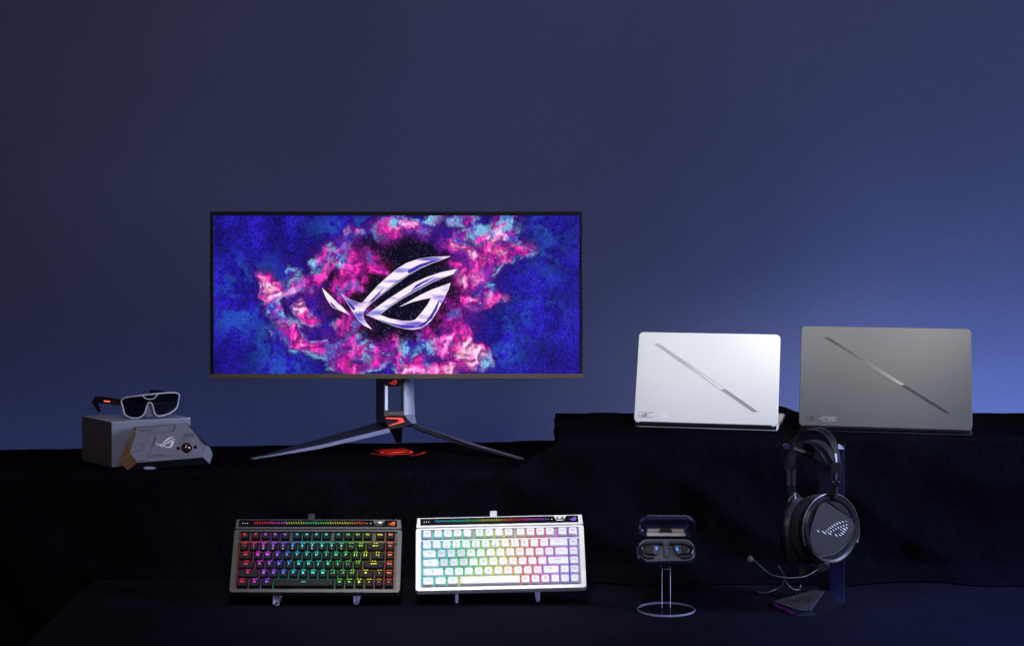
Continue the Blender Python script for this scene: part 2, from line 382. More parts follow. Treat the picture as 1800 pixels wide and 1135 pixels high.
sm = lambda e0, e1, x: (lambda t: t * t * (3 - 2 * t))(np.clip((x - e0) / (e1 - e0), 0, 1))
grain = rng.random(U.shape); g2 = rng.random(U.shape)
lum = nfb((U + wx) / 34, (Vv + wy) / 34, 51, 4); lum2 = nfb(U / 55, Vv / 70, 61, 4)
bg = np.array(lin(34, 22, 160))[None, None] * ((.5 + .9 * sm(.2, .8, lum2)) * (.35 + 1.3 * vnoise(U / 2.3, Vv / 2.3, 7)))[..., None]
sky = np.zeros(U.shape)
for bx_, by_, rx, ry in ((440,500,50,45),(500,640,50,30),(610,400,60,18),(955,425,40,60),(930,555,50,35),(480,590,40,25),(885,625,30,20),(410,560,30,25)):
    sky += np.exp(-((U - bx_) / rx) ** 2 - ((Vv - by_) / ry) ** 2)
sky = np.clip(1.3 * sky * sm(.40, .62, nfb((U + wx * 2) / 26, (Vv + wy * 2) / 26, 111, 5)), 0, 1); bg = bg * (.55 + .9 * nfb((U + Vv * .5 + wx) / 20, (Vv - U * .3 + wy) / 44, 121, 4))[..., None]
bg = bg * (1 - .5 * sky[..., None]) + np.array(lin(36, 95, 185))[None, None] * (.55 * sky * (.4 + lum))[..., None]
bg = bg * (1 - .62 * np.exp(-np.clip(d, 0, 99) / 14) * sm(.9, 1.15, ell))[..., None]
inner = 1 - sm(.80, 1.02, ell)
blk = np.array(lin(6, 3, 26))[None, None] + (sm(.965, 1, g2) * .30)[..., None] * np.array((.25, .3, 1))
col = bg * (1 - inner[..., None]) + blk * inner[..., None]
dust = sm(26, 0, d) * (1 - sm(1.0, 1.3, ell)) * sm(.55, .9, ell) * (.2 + .8 * (grain > .5)) * sm(.3, .6, nfb(U / 14, Vv / 14, 101, 4)); dcol = np.array(lin(120, 25, 150)); col = col * (1 - .75 * dust[..., None].clip(0, 1)) + dcol[None, None] * (.75 * dust)[..., None]
pink = np.array(lin(232, 40, 170)); hot = np.array(lin(255, 190, 225)); mag = np.array(lin(120, 20, 140)); cyan = np.array(lin(70, 190, 235)); viol = np.array(lin(60, 40, 190))
core = sm(2, -10, d) if False else 1 - sm(-11, 1, d)
c = mag[None, None] * 1.1 * (1 - sm(.34, .50, lum))[..., None] + pink[None, None] * sm(.34, .50, lum)[..., None]
h_ = sm(.52, .72, lum) * sm(0, 1, -d / 9); c = c * (1 - h_[..., None]) + hot * h_[..., None]
hf = nfb((U + wx * 1.2) / 26, (Vv + wy * 1.2) / 26, 91, 4); hs_ = np.roll(np.roll(hf, 4, 0), 4, 1)
bil = np.clip(.62 + (hf - hs_) * 6 + .55 * sm(0, 1, -d / 16), .22, 1.45); lo_ = np.clip(1 - bil, 0, 1)[..., None]; c = c * (1 - lo_) * np.clip(bil, .8, 1.5)[..., None] + np.array(lin(96, 18, 135)) * lo_ * .8
cyn = np.zeros(U.shape)
for bx_, by_, br in ((505,468,16),(545,462,13),(590,447,12),(490,592,18),(500,560,14),(520,615,12),(562,640,16),(640,602,18),(655,585,12),(690,640,10),(742,612,20),(715,618,14),(890,392,16),(905,420,12),(928,462,14),(905,475,12),(862,500,16),(888,546,12),(872,590,12),(900,372,14),(850,640,12),(845,400,16),(700,392,14),(750,383,16),(655,420,12),(620,415,12),(480,540,10),(600,470,10),(575,560,12),(800,380,12),(880,610,10)):
    cyn += np.exp(-((U + wx * .5 - bx_) ** 2 + (Vv + wy * .5 - by_) ** 2) / (br * 1.15) ** 2)
cyn = np.clip(cyn, 0, 1) * sm(.34, .56, nfb((U + wx) / 15, (Vv + wy) / 15, 71, 4))
rim = 1.35 * cyn * sm(9, 1, d) * (.55 + .45 * np.exp(-np.clip(-d - 2, 0, 99) / 6))
rim = np.maximum(rim, .8 * np.exp(-((d + .5) / 1.8) ** 2) * sm(.92, 1.1, ell) * sm(.45, .6, nfb(U / 30, Vv / 30, 77, 3)))
pv = sm(.56, .72, nfb(U / 24, Vv / 24, 81, 4)) * .5; c = c * (1 - pv[..., None]) + (viol * .9 + cyan * .25) * pv[..., None]
al = 1 - sm(-3.5, 2.5, d + (grain - .5) * 5)
col = col * (1 - al[..., None]) + c * al[..., None]
rim = np.clip(rim * (.5 + .7 * grain), 0, .92); cmx = sm(.35, .65, nfb(U / 10, Vv / 10, 95, 4)); cy3 = np.array(lin(28, 60, 190)) * (1 - cmx[..., None]) + np.array(lin(110, 205, 240)) * cmx[..., None]
col = col * (1 - rim[..., None]) + cy3 * rim[..., None]
halo = np.exp(-np.clip(d, 0, 99) / 5) * (grain > .72) * (1 - al) * .55; col = col + halo[..., None] * (pink * .6)[None, None]
col = col * (.40 + .75 * g2 ** 1.3 + .55 * vnoise(U / 1.7, Vv / 1.7, 9))[..., None]
sp = (rng.random(U.shape) > .9965) & (d < -2); col[sp] = np.array((1.0, .62, .72))
pa, pb = mp(375, 379, -.0005), mp(1019, 657, -.0005)
XX = np.linspace(pa.x, pb.x, NX); ZZ = np.linspace(pa.z, pb.z, NY)
sv = np.stack([np.broadcast_to(XX, (NY, NX)), np.full((NY, NX), pa.y), np.broadcast_to(ZZ[:, None], (NY, NX))], -1).reshape(-1, 3)
sf = [(j * NX + i, (j + 1) * NX + i, (j + 1) * NX + i + 1, j * NX + i + 1) for j in range(NY - 1) for i in range(NX - 1)]
scr = make('screen', (sv.tolist(), sf), attr_emit('display_light', 1.0), mon, True, smooth=0, cols=np.clip(col.reshape(-1, 3), 0, 2))
pl = Plane(mp(0, 0), (0, -1, 0))
def chrome():
    m = bpy.data.materials.new('display_emblem'); m.use_nodes = True; nt = m.node_tree; p = nt.nodes['Principled BSDF']
    p.inputs['Base Color'].default_value = (0.01, .01, .01, 1)
    tcn = nt.nodes.new('ShaderNodeTexCoord'); mp_ = nt.nodes.new('ShaderNodeMapping'); mp_.inputs['Rotation'].default_value = (0, R(38), 0); mp_.inputs['Scale'].default_value = (7, 1, 34)
    n = nt.nodes.new('ShaderNodeTexNoise'); n.inputs['Scale'].default_value = 1.0; n.inputs['Detail'].default_value = 2
    r = nt.nodes.new('ShaderNodeValToRGB'); e = r.color_ramp.elements
    e[0].position = .30; e[0].color = (*lin(50, 38, 165), 1); e[1].position = .76; e[1].color = (*lin(160, 215, 250), 1)
    for p_, cc in ((.38, (140, 120, 220)), (.44, (250, 228, 250)), (.54, (255, 240, 250)), (.61, (165, 160, 228)), (.68, (70, 75, 195))):
        q = e.new(p_); q.color = (*lin(*cc), 1)
    nt.links.new(tcn.outputs['Object'], mp_.inputs[0]); nt.links.new(mp_.outputs[0], n.inputs['Vector']); nt.links.new(n.outputs['Fac'], r.inputs[0])
    nt.links.new(r.outputs[0], p.inputs['Emission Color']); p.inputs['Emission Strength'].default_value = 1.0
    return m
def ems(pts): return [(550 + x / 6.667, 430 + y / 6.667) for x, y in pts]
chm = chrome()
def outl(): return join(*[flat(ems(lp)) for lp in EM])
make('emblem', onpl(pl, outl(), .0006), chm, scr, True, smooth=0)
fac = [[(600,745),(700,650),(860,530),(1000,420),(1120,345),(1250,268),(1400,205),(1250,275),(1120,352),(1000,436),(850,546),(700,666)],
       [(590,720),(640,690),(760,570),(830,500),(780,580),(690,660)],
       [(1110,300),(1250,230),(1400,185),(1520,170),(1400,212),(1250,275),(1120,340)],
       [(800,790),(920,700),(1060,605),(1200,520),(1400,420),(1560,365),(1400,436),(1200,541),(1050,626),(900,726)],
       [(1210,470),(1340,405),(1440,370),(1340,425),(1220,500),(1140,550)],
       [(1240,950),(1330,890),(1400,790),(1460,680),(1490,640),(1450,770),(1390,865),(1330,925),(1260,965)],
       [(760,870),(900,915),(1050,945),(1180,955),(1180,975),(1050,965),(900,935),(800,895)],
       [(380,635),(440,690),(500,745),(480,775),(430,720)], [(410,625),(470,662),(545,690),(500,690),(440,660)],
       [(195,665),(230,690),(280,740),(330,770),(240,735),(205,690)]]
make('emblem_facet', onpl(pl, join(*[flat(ems(f)) for f in fac]), .0009), mat('display_shade', (.01, .01, .02), .5, emis=lin(62, 40, 165), es=1), scr, True, smooth=0)
edg = join(*[polyline(ems(lp + [lp[0]]), .5) for lp in EM])
make('emblem_edge', onpl(pl, edg, .0011), mat('display_edge', (.01, .01, .02), .5, emis=lin(255, 240, 255), es=1), scr, True, smooth=0)
# stand: hollow column, hub, three legs
Dc = 4.075
def wedge(uv, D0, D1): return hexa([px(u, v, D0) for u, v in uv], [px((u - CU) * D0 / D1 + CU, (v - CV) * D0 / D1 + CV, D1) for u, v in uv])
def pan(pts): return hexa([px(*p) for p in pts[:len(pts) // 2]], [px(*p) for p in pts[len(pts) // 2:]])
make('column_side', pan([(661, 650, 4.10), (675, 650, 4.06), (675, 730, 4.06), (661, 729, 4.10), (663, 650, 4.115), (679, 650, 4.115), (679, 730, 4.115), (663, 729, 4.115)]), M['standdark'], mon, True, bevel=.001)
rows = []
for v in np.linspace(650, 729, 9):
    k = (v - 650) / 79; e = .6 * k + 1.4 * k ** 3
    rows.append([px(710, v, 4.055), px(718 + e * .3, v, 4.062), px(725 + e * .6, v, 4.071), px(728 + e, v, 4.082), px(722, v, 4.118), px(711, v, 4.09)])
make('column_side', loft(rows), M['alu'], mon, True, smooth=60)
def loopw(pts, D): return [px(u, v, D) for u, v in pts]
fo = [(674.5, 664), (710.5, 664), (710.5, 731), (674.5, 731)]; fi = [(683, 678), (705, 678), (705.5, 720), (702, 724), (686, 724), (683, 721)]
def frame_vf(D, th):
    n0 = [Vector((p.x, p.z)) for p in loopw(fo, D)]; n1 = [Vector((p.x, p.z)) for p in loopw(fi, D)]
    V, Fc = plate([n0, n1], 0, th, .0006); return [Vector((v.x, D + th - v.z, v.y)) for v in V], Fc
make('column_frame', frame_vf(4.052, .008), M['brown'], mon, True)
make('column_liner', join(slab(677, 681.5, 678, 720.5, 4.0495, 4.052)), mat('lit_inner_wall', (.75, .80, .95), .3, metal=.3, emis=(.5, .6, .9), es=.45), mon, True)  # lit inner wall of the column, its brightness put in as emission
make('column_liner', join(slab(705.5, 708, 678, 721, 4.0495, 4.052)), M['gloss'], mon, True)
ebp = [(664, 665), (714, 665), (707, 677), (703, 679), (683, 679), (678, 677)]
ep_ = make('emblem_plate', wedge(ebp, 4.035, 4.05), M['gloss'], mon, True, bevel=.0008)
def emb_px(cx, cy, wd, rot=0): V, Fc = emblem(wd, rot); return [Vector((cx + v.x, cy - v.y, 0)) for v in V], Fc
pl = Plane((0, 4.035, 0), (0, -1, 0))
make('emblem', onpl(pl, emb_px(691, 671.5, 15.5), .0006), mat('red_emblem', (.8, .03, .01), .4, emis=(1, .05, .02), es=.55), ep_, True, smooth=0)  # printed red, brightened by emission in its material
# hub
hub = make('hub', pan([(675, 730, 4.045), (711, 730, 4.045), (723, 744, 4.03), (710, 750, 4.02), (684, 754, 4.015), (678, 742, 4.03),
                (661, 729, 4.11), (728, 729, 4.11), (732, 744, 4.10), (722, 750, 4.09), (680, 752, 4.09), (661, 744, 4.11)]), M['standdark'], mon, True, bevel=.001)
make('hub_cheek', pan([(711, 730.5, 4.048), (729, 728.5, 4.09), (732.5, 744, 4.09), (724, 744, 4.03), (713, 731, 4.10), (728, 730, 4.11), (731, 743, 4.11), (725, 744, 4.09)]), M['alu'], mon, True)
hp = Plane(px(697, 738, 4.035), (0, -.93, .37))
make('light_chevron', onpl(hp, join(flat([(677.5, 733.6), (707, 733.6), (711.5, 741.2), (683, 749), (681, 748.2), (702, 740.5), (699.5, 736.6), (679, 736)])), .0075),
     mat('red_light', (.5, .02, .01), .4, emis=(1, .03, .012), es=.62), hub, True, smooth=0)
def leg(sec0, sec1, sec2, name='leg', m='standdark'):
    return make(name, loft([[px(*p) for p in s] for s in (sec0, sec1, sec2)]), M[m], mon, True, smooth=30, bevel=.0007)
M['ridge'] = mat('ridge_metal_lit', (.36, .38, .58), .36, metal=.6)  # lavender light on the leg ridges is put into this paler colour
lg = leg([(661, 743, 4.10), (684, 753.5, 4.01), (686, 759, 4.015), (676, 757, 4.10)],
         [(535, 778, 4.02), (560, 783.5, 3.965), (561, 788.5, 3.968), (545, 785, 4.02)],
         [(441, 805, 3.93), (446, 804.5, 3.915), (446, 806.5, 3.915), (441, 806.5, 3.93)])
make('leg_ridge', loft([[px(*p) for p in s] for s in ([(684, 752, 4.008), (686, 759.5, 4.008), (684, 757, 4.03), (682, 752, 4.03)],
     [(560, 782.5, 3.963), (561, 788.6, 3.963), (559, 788, 3.98), (558, 783, 3.98)],
     [(447, 804.6, 3.913), (447, 806.8, 3.913), (446, 806.5, 3.92), (446, 805, 3.92)])]), M['ridge'], lg, True, smooth=0)
make('foot_pad', loft([[px(*p) for p in s] for s in ([(441, 804.5, 3.925), (460, 801, 3.92), (461, 803, 3.915), (441, 806.8, 3.914)], [(441, 806, 3.93), (460, 803, 3.93), (461, 804, 3.92), (441, 807, 3.92)])]), mat('pale_rubber', lin(120, 135, 110), .5), lg, True)
rg = leg([(722, 743, 4.06), (733, 746, 4.09), (731, 756, 4.09), (722, 750, 4.03)],
         [(815, 776.5, 3.985), (823, 777, 4.0), (822, 783, 4.0), (812, 782, 3.97)],
         [(916, 806, 3.912), (920, 805.5, 3.925), (920, 807.5, 3.925), (914, 807.8, 3.910)])
make('leg_ridge', loft([[px(*p) for p in s] for s in ([(733, 745.2, 4.05), (734, 747.8, 4.05), (733, 747.4, 4.09), (732, 745.6, 4.09)], [(824, 776.2, 3.965), (825, 780.8, 3.965), (823, 779.5, 4.0), (822, 776.4, 4.0)],
     [(919, 804, 3.905), (921, 807.8, 3.905), (920, 807.6, 3.925), (919, 805, 3.925)])]), M['ridge'], rg, True, smooth=0)
leg([(684, 752, 4.03), (708, 751, 4.04), (706, 754, 4.08), (690, 754, 4.08)], [(690, 765, 4.09), (707, 765, 4.09), (707, 764, 4.11), (692, 764, 4.11)],
    [(696, 777.5, 4.14), (706, 777.5, 4.14), (706, 777, 4.16), (697, 777, 4.16)])
# projected ring emblem: a small downward lamp under the hub with a ring mask
gl = bpy.data.lights.new('ring_projector', 'SPOT'); gl.spot_size = R(130); gl.spot_blend = .02; gl.energy = 55; gl.color = (1, .045, .02); gl.shadow_soft_size = .0012
go = bpy.data.objects.new('ring_projector', gl); C.objects.link(go); gloc = Vector((px(697, 795, 4.008).x, 4.012, .2725)); go.location = gloc
gl.use_nodes = True; nt = gl.node_tree; em = nt.nodes['Emission']
def N(t, **k):
    n = nt.nodes.new(t)
    for a_, b_ in k.items(): setattr(n, a_, b_)
    return n
tcn = N('ShaderNodeTexCoord'); sep = N('ShaderNodeSeparateXYZ'); nt.links.new(tcn.outputs['Normal'], sep.inputs[0])
def mth(op, a_, b_=None, c_=None):
    n = N('ShaderNodeMath', operation=op)
    for i, q in enumerate((a_, b_, c_)):
        if q is None: continue
        if isinstance(q, (int, float)): n.inputs[i].default_value = q
        else: nt.links.new(q, n.inputs[i])
    return n.outputs[0]
az = mth('ABSOLUTE', sep.outputs[2]); hh = .0475
X_ = mth('MULTIPLY', mth('DIVIDE', sep.outputs[0], az), hh * 1000); Y_ = mth('MULTIPLY', mth('DIVIDE', sep.outputs[1], az), hh * 1000)   # millimetres on the cloth
def band(cx, cy, r, wd, a0=None, a1=None):
    dx = mth('SUBTRACT', X_, cx); dy = mth('SUBTRACT', Y_, cy)
    rr = mth('SQRT', mth('ADD', mth('MULTIPLY', dx, dx), mth('MULTIPLY', dy, dy)))
    m_ = mth('LESS_THAN', mth('ABSOLUTE', mth('SUBTRACT', rr, r)), wd)
    if a0 is not None:
        an = mth('ARCTAN2', dy, dx); m_ = mth('MULTIPLY', m_, mth('MULTIPLY', mth('GREATER_THAN', an, a0), mth('LESS_THAN', an, a1)))
    return m_
parts = [band(0, 0, 34, 2.4), band(0, 0, 56, 1.6, -2.9, -1.6), band(0, 0, 56, 1.5, 1.2, 2.6), band(2, 0, 58, 2.4, -1.0, .15)]
xs = mth('DIVIDE', X_, 25.0); parts += [mth('LESS_THAN', mth('ABSOLUTE', mth('SUBTRACT', Y_, mth('MULTIPLY', X_, .25))), mth('MULTIPLY', mth('SUBTRACT', 1.0, mth('MULTIPLY', xs, xs)), 7.0))]
t_ = parts[0]
for q in parts[1:]: t_ = mth('MAXIMUM', t_, q)
nt.links.new(t_, em.inputs['Strength'])

# ------------------------------------------------------------------ laptops
def laptop(label, bl, br, lean, h, m_lid, m_base, strip_pts, name_px, strip_sheen, depth=.22, seed=0):
    a = pz(*bl, .2965 + .010); b = pz(*br, .2965 + .010)
    X = (b - a).normalized(); L = (b - a).length
    back = Vector((-X.y, X.x, 0)).normalized()
    if back.y < 0: back = -back
    up = (Vector((0, 0, 1)) * math.cos(lean) + back * math.sin(lean) + X * .022).normalized()
    m = basis(a, X, up)                                  # x along hinge, y up the lid, z towards the viewer
    root = thing('laptop', label, 'laptop', m, 'open laptops seen from behind on the upper riser')
    mi = m.inverted()
    lid = make('lid', mv(puck(rrect(L, h, .010, 6, L / 2, h / 2), -.0055, 0, .0012), 0, 0, 0), m_lid, root, smooth=30)
    make('screen_face', mv(prism(rrect(L - .012, h - .014, .004, 4, L / 2, h / 2), -.0062, -.0055)), M['gloss'], root)
    # base in world space
    def bw(x, d, z): return a + X * x + back * d + Vector((0, 0, z))
    zt = -.002; zb = -.0145 + .0035
    outl_ = rrect(L - .002, depth, .010, 5, L / 2, depth / 2 + .004)
    make('base', xf(puck(outl_, zb, zb + .0105, .0025), Matrix.Translation(a) @ Matrix((X, back, Vector((0, 0, 1)))).transposed().to_4x4()), m_base, root, True, smooth=30)
    make('keyboard_deck', xf(prism(rrect(L - .03, depth * .5, .003, 3, L / 2, depth * .38), zb + .0105, zb + .0112), Matrix.Translation(a) @ Matrix((X, back, Vector((0, 0, 1)))).transposed().to_4x4()), M['black'], root, True)
    make('rear_vent', xf(box(.003, L - .003, -.0006, .006, zb + .0030, zb + .0112), Matrix.Translation(a + back * .004) @ Matrix((X, back, Vector((0, 0, 1)))).transposed().to_4x4()), M['black'], root, True)
    make('hinge', xf(box(.012, L - .012, -.001, .008, -.004, .002), Matrix.Translation(a) @ Matrix((X, back, Vector((0, 0, 1)))).transposed().to_4x4()), M['black'], root, True, bevel=.001)
    for x in (.03, L - .03):
        make('foot', xf(mv(lathe([(.006, 0), (.006, .003)], 12), x, .03, zb - .003 + .0002), Matrix.Translation(a) @ Matrix((X, back, Vector((0, 0, 1)))).transposed().to_4x4()), M['black'], root, True)
        make('foot', xf(mv(lathe([(.006, 0), (.006, .003)], 12), x, depth - .03, zb - .003 + .0002), Matrix.Translation(a) @ Matrix((X, back, Vector((0, 0, 1)))).transposed().to_4x4()), M['black'], root, True)
    plw = Plane(a, m.to_3x3() @ Vector((0, 0, 1)))
    (x0, y0), (x1, y1), wd, split = strip_pts
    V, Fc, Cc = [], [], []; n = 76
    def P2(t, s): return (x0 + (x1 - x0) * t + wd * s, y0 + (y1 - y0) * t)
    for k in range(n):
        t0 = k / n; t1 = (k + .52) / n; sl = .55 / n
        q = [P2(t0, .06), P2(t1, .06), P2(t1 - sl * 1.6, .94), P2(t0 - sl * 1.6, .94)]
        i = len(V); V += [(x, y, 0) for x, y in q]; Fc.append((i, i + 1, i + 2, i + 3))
        t = k / n; cc = strip_sheen(t); Cc += [cc] * 4  # reflection along the strip is painted into the slash colours
    back_ = flat([P2(0, 0), P2(0, 1), P2(1, 1), P2(1, 0)])
    cb = [strip_sheen(0, True), strip_sheen(0, True), strip_sheen(1, True), strip_sheen(1, True)]
    sm_ = attr_col('etched_strip_sheen', .4, .1)
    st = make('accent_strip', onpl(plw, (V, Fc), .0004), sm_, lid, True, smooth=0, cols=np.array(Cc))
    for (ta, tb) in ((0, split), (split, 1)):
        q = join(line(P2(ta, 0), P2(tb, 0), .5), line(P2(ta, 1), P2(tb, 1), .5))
        cA, cB = strip_sheen(ta + .001), strip_sheen(tb - .001)
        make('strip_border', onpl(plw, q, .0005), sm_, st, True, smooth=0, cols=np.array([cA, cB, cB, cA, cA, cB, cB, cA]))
    # name plate: outlined box, emblem, two lines of lettering
    (ux, uy), (vx, vy), dy = name_px
    ink = mat('plate_ink', *([(.08, .08, .08)] if seed == 0 else [(.006, .006, .006)]), .4); pale = mat('plate_bright', (.95, .95, .95) if seed == 0 else (.34, .34, .34), .4, spec=.2)
    def sk(x, y): return (x, y + dy * (x - ux) / (vx - ux))
    pr = [sk(ux, uy), sk(vx, uy), sk(vx, vy), sk(ux, vy)]
    pm = ux + (vx - ux) * .5
    npz = make('name_plate', onpl(plw, join(polyline([sk(pm, uy), pr[0], pr[3], sk(pm, vy)], .55)), .0005), ink, lid, True, smooth=0)
    make('plate_outline', onpl(plw, join(polyline([sk(pm, uy), pr[1], pr[2], sk(pm, vy)], .6)), .0005), pale, npz, True, smooth=0)
    V2, F2 = emb_px(ux + 9, (uy + vy) / 2 + .4, 12)
    make('emblem', onpl(plw, ([(v.x, v.y, 0) for v in V2], F2), .0006), ink, npz, True, smooth=0)
    for s_, f_, yy in (('REPUBLIC OF GAMERS', 2.6, .36), ('EST. 2006', 2.6, .70)):
        V3, F3 = text(s_, f_, 1.05); mxx = max(v.x for v in V3)
        make('lettering', onpl(plw, ([(vx - 2.5 - mxx + v.x, uy + (vy - uy) * yy - v.y + dy * .9, 0) for v in V3], F3), .0006), pale, npz, True, smooth=0)
    return root
silver = mat('silver_lid', (.70, .69, .65), .5, spec=.3, metal=.0, var=(3, .98, 1.02)); grey = mat('grey_lid', (.084, .084, .086), .45, spec=.25, metal=.15, var=(3, .97, 1.03))
def sheen_silver(t, base=False):  # reflected brightness along the silver lid's strip, as colour
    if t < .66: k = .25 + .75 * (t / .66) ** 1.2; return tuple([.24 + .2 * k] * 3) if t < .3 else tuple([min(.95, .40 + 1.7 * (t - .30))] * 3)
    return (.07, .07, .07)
def sheen_grey(t, base=False):  # the same for the grey lid: reflection as a colour ramp
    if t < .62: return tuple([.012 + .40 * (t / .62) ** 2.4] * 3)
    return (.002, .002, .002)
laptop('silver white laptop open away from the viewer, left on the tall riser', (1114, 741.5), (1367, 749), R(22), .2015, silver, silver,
       ((1151, 604.5), (1325.5, 724.5), 8.3, .665), ((1123.3, 724.2), (1175, 732.6), 1.0), sheen_silver, .22, 0)
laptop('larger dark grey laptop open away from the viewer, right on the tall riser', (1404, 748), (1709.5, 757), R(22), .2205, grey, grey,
       ((1450, 593.3), (1664, 726.8), 7.5, .62), ((1416.5, 730.5), (1470, 738), 1.8), sheen_grey, .24, 1)

# ------------------------------------------------------------------ display box, gadget case and sunglasses on the left
bA = pz(196.6, 821, .225); zt = CZ - (742 - CV) * bA.y / F
bB = pz(335, 734, zt); bB.z = .225; bC = pz(145, 807, .226); bC.z = .225
bx_ = thing('display_box', 'grey metal display box under the sunglasses', 'box', bA)
bot = [bA, bB, bB + (bC - bA), bC]; topv = [Vector((p.x, p.y, zt)) for p in bot]
M['boxm'] = mat('brushed_box', (.38, .40, .52), .42, metal=.4, bump=(250, .2, .0006), var=(6, .85, 1.15))
make('shell', hexa(bot, [p - Vector((0, 0, .002)) for p in topv]), M['boxm'], bx_, True, bevel=.0008)
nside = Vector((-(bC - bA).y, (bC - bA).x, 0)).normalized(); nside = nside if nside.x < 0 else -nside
make('open_side_shade', hexa([p + nside * .0004 for p in (bA, bC, topv[3], topv[0])], [p + nside * .0010 for p in (bA, bC, topv[3], topv[0])]), mat('shaded_inside', (.050, .052, .070), .35), bx_, True)  # dark sheet stands in for the shade inside the open side
cen = sum(topv, Vector()) / 4
def inset(p, k, z): q = cen + (p - cen) * k; q.z = z; return q
make('lid_edge', hexa([inset(p, 1.006, zt - .002) for p in topv], [inset(p, 1.006, zt + .0004) for p in topv]), mat('bright_edge', (.6, .62, .75), .35, metal=.6), bx_, True, bevel=.0006)
# gadget case: a frustum standing on its lower back edge, leaning on the box
g0 = pz(222, 826, .2255); g1 = pz(369, 816, .2255)
gX = (g1 - g0).normalized(); gB = Vector((-gX.y, gX.x, 0)); gU = (Vector((0, 0, 1)) * math.cos(R(24)) + gB * math.sin(R(24))).normalized()
gN = gX.cross(gU); gN = gN if gN.y < 0 else -gN
pb_ = Plane(g0, gN); pf_ = Plane(g0 + gN * .022, gN)
backp = [(234, 750), (330, 744), (369, 785), (374, 799), (369, 815.5), (224, 826.5), (208.6, 810)]
frontp = [(240, 749.7), (327.7, 743), (361, 782), (362, 784.5), (357, 803.5), (241.6, 813), (228, 796)]
gc = thing('gadget_case', 'dark grey faceted gadget case with white eye emblem leaning on the display box', 'gadget case', g0)
gb = [pb_.hit(*p) for p in backp]; gf = [pf_.hit(*p) for p in frontp]
M['hsd0'] = mat('case_underside', (.02, .02, .028), .4); M['case'] = mat('case_shell', (.165, .16, .215), .42, metal=.35, bump=(500, .1, .0004)); M['warm_facet'] = mat('case_warm_lit', (.36, .23, .12), .35, metal=.35)  # left facets carry warm light, right corner facets cool light, as colour
gbody = make('body', hexa(gb, gf), [M['warm_facet'], M['case'], M['hsd0'], mat('case_cool_lit', (.30, .32, .40), .4, metal=.3)], gc, True, bevel=.0008, mi=[2, 1, 2, 2, 3, 3, 2, 0, 0])
def cpx(x, y): return (130 + x / 6.677, 670 + y / 6.677)
M['ink'] = mat('dark_ink', (.004, .004, .005), .6); M['white'] = mat('white_print', (.85, .86, .9), .35)
def cl(pts, wd=.45): return polyline([cpx(*p) for p in pts], wd)
make('panel_line', onpl(pf_, join(cl([(690,548),(1180,505),(1163,588),(880,610),(800,822),(655,828)]), cl([(965,605),(855,945)]), cl([(728,740),(805,732),(790,800),(712,808),(728,740)]),
     cl([(870,888),(1190,868),(1215,800)]), cl([(1230,740),(1270,655),(1430,640)]), cl([(1285,668),(1338,660),(1330,680),(1280,686),(1285,668)]), cl([(1545,760),(1510,885)]), cl([(655,835),(745,955)], .5), cl([(745,955),(1515,892)], .6)), .0009), M['ink'], gbody, True, smooth=0)
for i in range(7): make('vent_slot', onpl(pf_, cl([(1290 + i * 17, 640), (1300 + i * 17, 612)], .8), .001), M['ink'], gbody, True, smooth=0)
for i in range(5): make('vent_slot', onpl(pf_, cl([(1235 + i * 49, 862 - i * 4), (1250 + i * 49, 890 - i * 4)], .7), .001), M['ink'], gbody, True, smooth=0)
for q_ in ([(1190,508),(1170,582)], [(958,650),(925,760)], [(1465,665),(1530,740)], [(728,610),(690,715)], [(755,932),(820,926)]):
    make('panel_notch', onpl(pf_, cl(q_, 1.1), .001), M['ink'], gbody, True, smooth=0)
V, Fc = emblem(35, R(3)); make('emblem', onpl(pf_, ([(291 + v.x, 777.5 - v.y, 0) for v in V], Fc), .0013), M['white'], gbody, True, smooth=0)
for s_, cx_, cy_, sz in (('REPUBLIC OF GAMERS', 256, 756, 2.4), ('FOR THOSE WHO DARE', 278.5, 799.3, 2.0)):
    V, Fc = text(s_, sz, 1.0); make('lettering', onpl(pf_, ([(cx_ + v.x, cy_ - v.y - .055 * v.x, 0) for v in V], Fc), .0013), M['ink'], gbody, True, smooth=0)
bc = pf_.hit(*cpx(1322, 778)); mB = basis(bc, gX, gU)
if (mB.to_3x3() @ Vector((0, 0, 1))).dot(gN) < 0: mB = basis(bc, -gX, gU)
make('lens_dome', xf(lathe([(.0115, -.001), (.0112, .0015), (.0100, .004), (.0082, .0062), (.005, .0078), (.0012, .0084)], 24), mB), mat('bronze_dome', (.10, .075, .06), .12, metal=.8), gbody, True, smooth=60)
for (x, y, r_) in ((1222, 786, .0042), (1422, 770, .0042)):
    c0 = pf_.hit(*cpx(x, y)); pts = [(math.cos(k * math.pi / 6) * r_ * (1 if k % 2 else .62), math.sin(k * math.pi / 6) * r_ * (1 if k % 2 else .62)) for k in range(12)]
    mm = mB.copy(); mm.translation = c0; make('side_button', xf(prism(pts, -.0005, .0022), mm), M['gloss'], gbody, True)
make('foot_light', onpl(Plane(px(262, 823, 3.755), (0, -.8, .6)), flat([(252, 822.6), (256, 820.3), (268, 820.2), (275, 822.6), (268, 824.6), (256, 824.6)]), .0), mat('pale_foot', (.30, .33, .5), .3), gc, True, smooth=0, solid=.002)
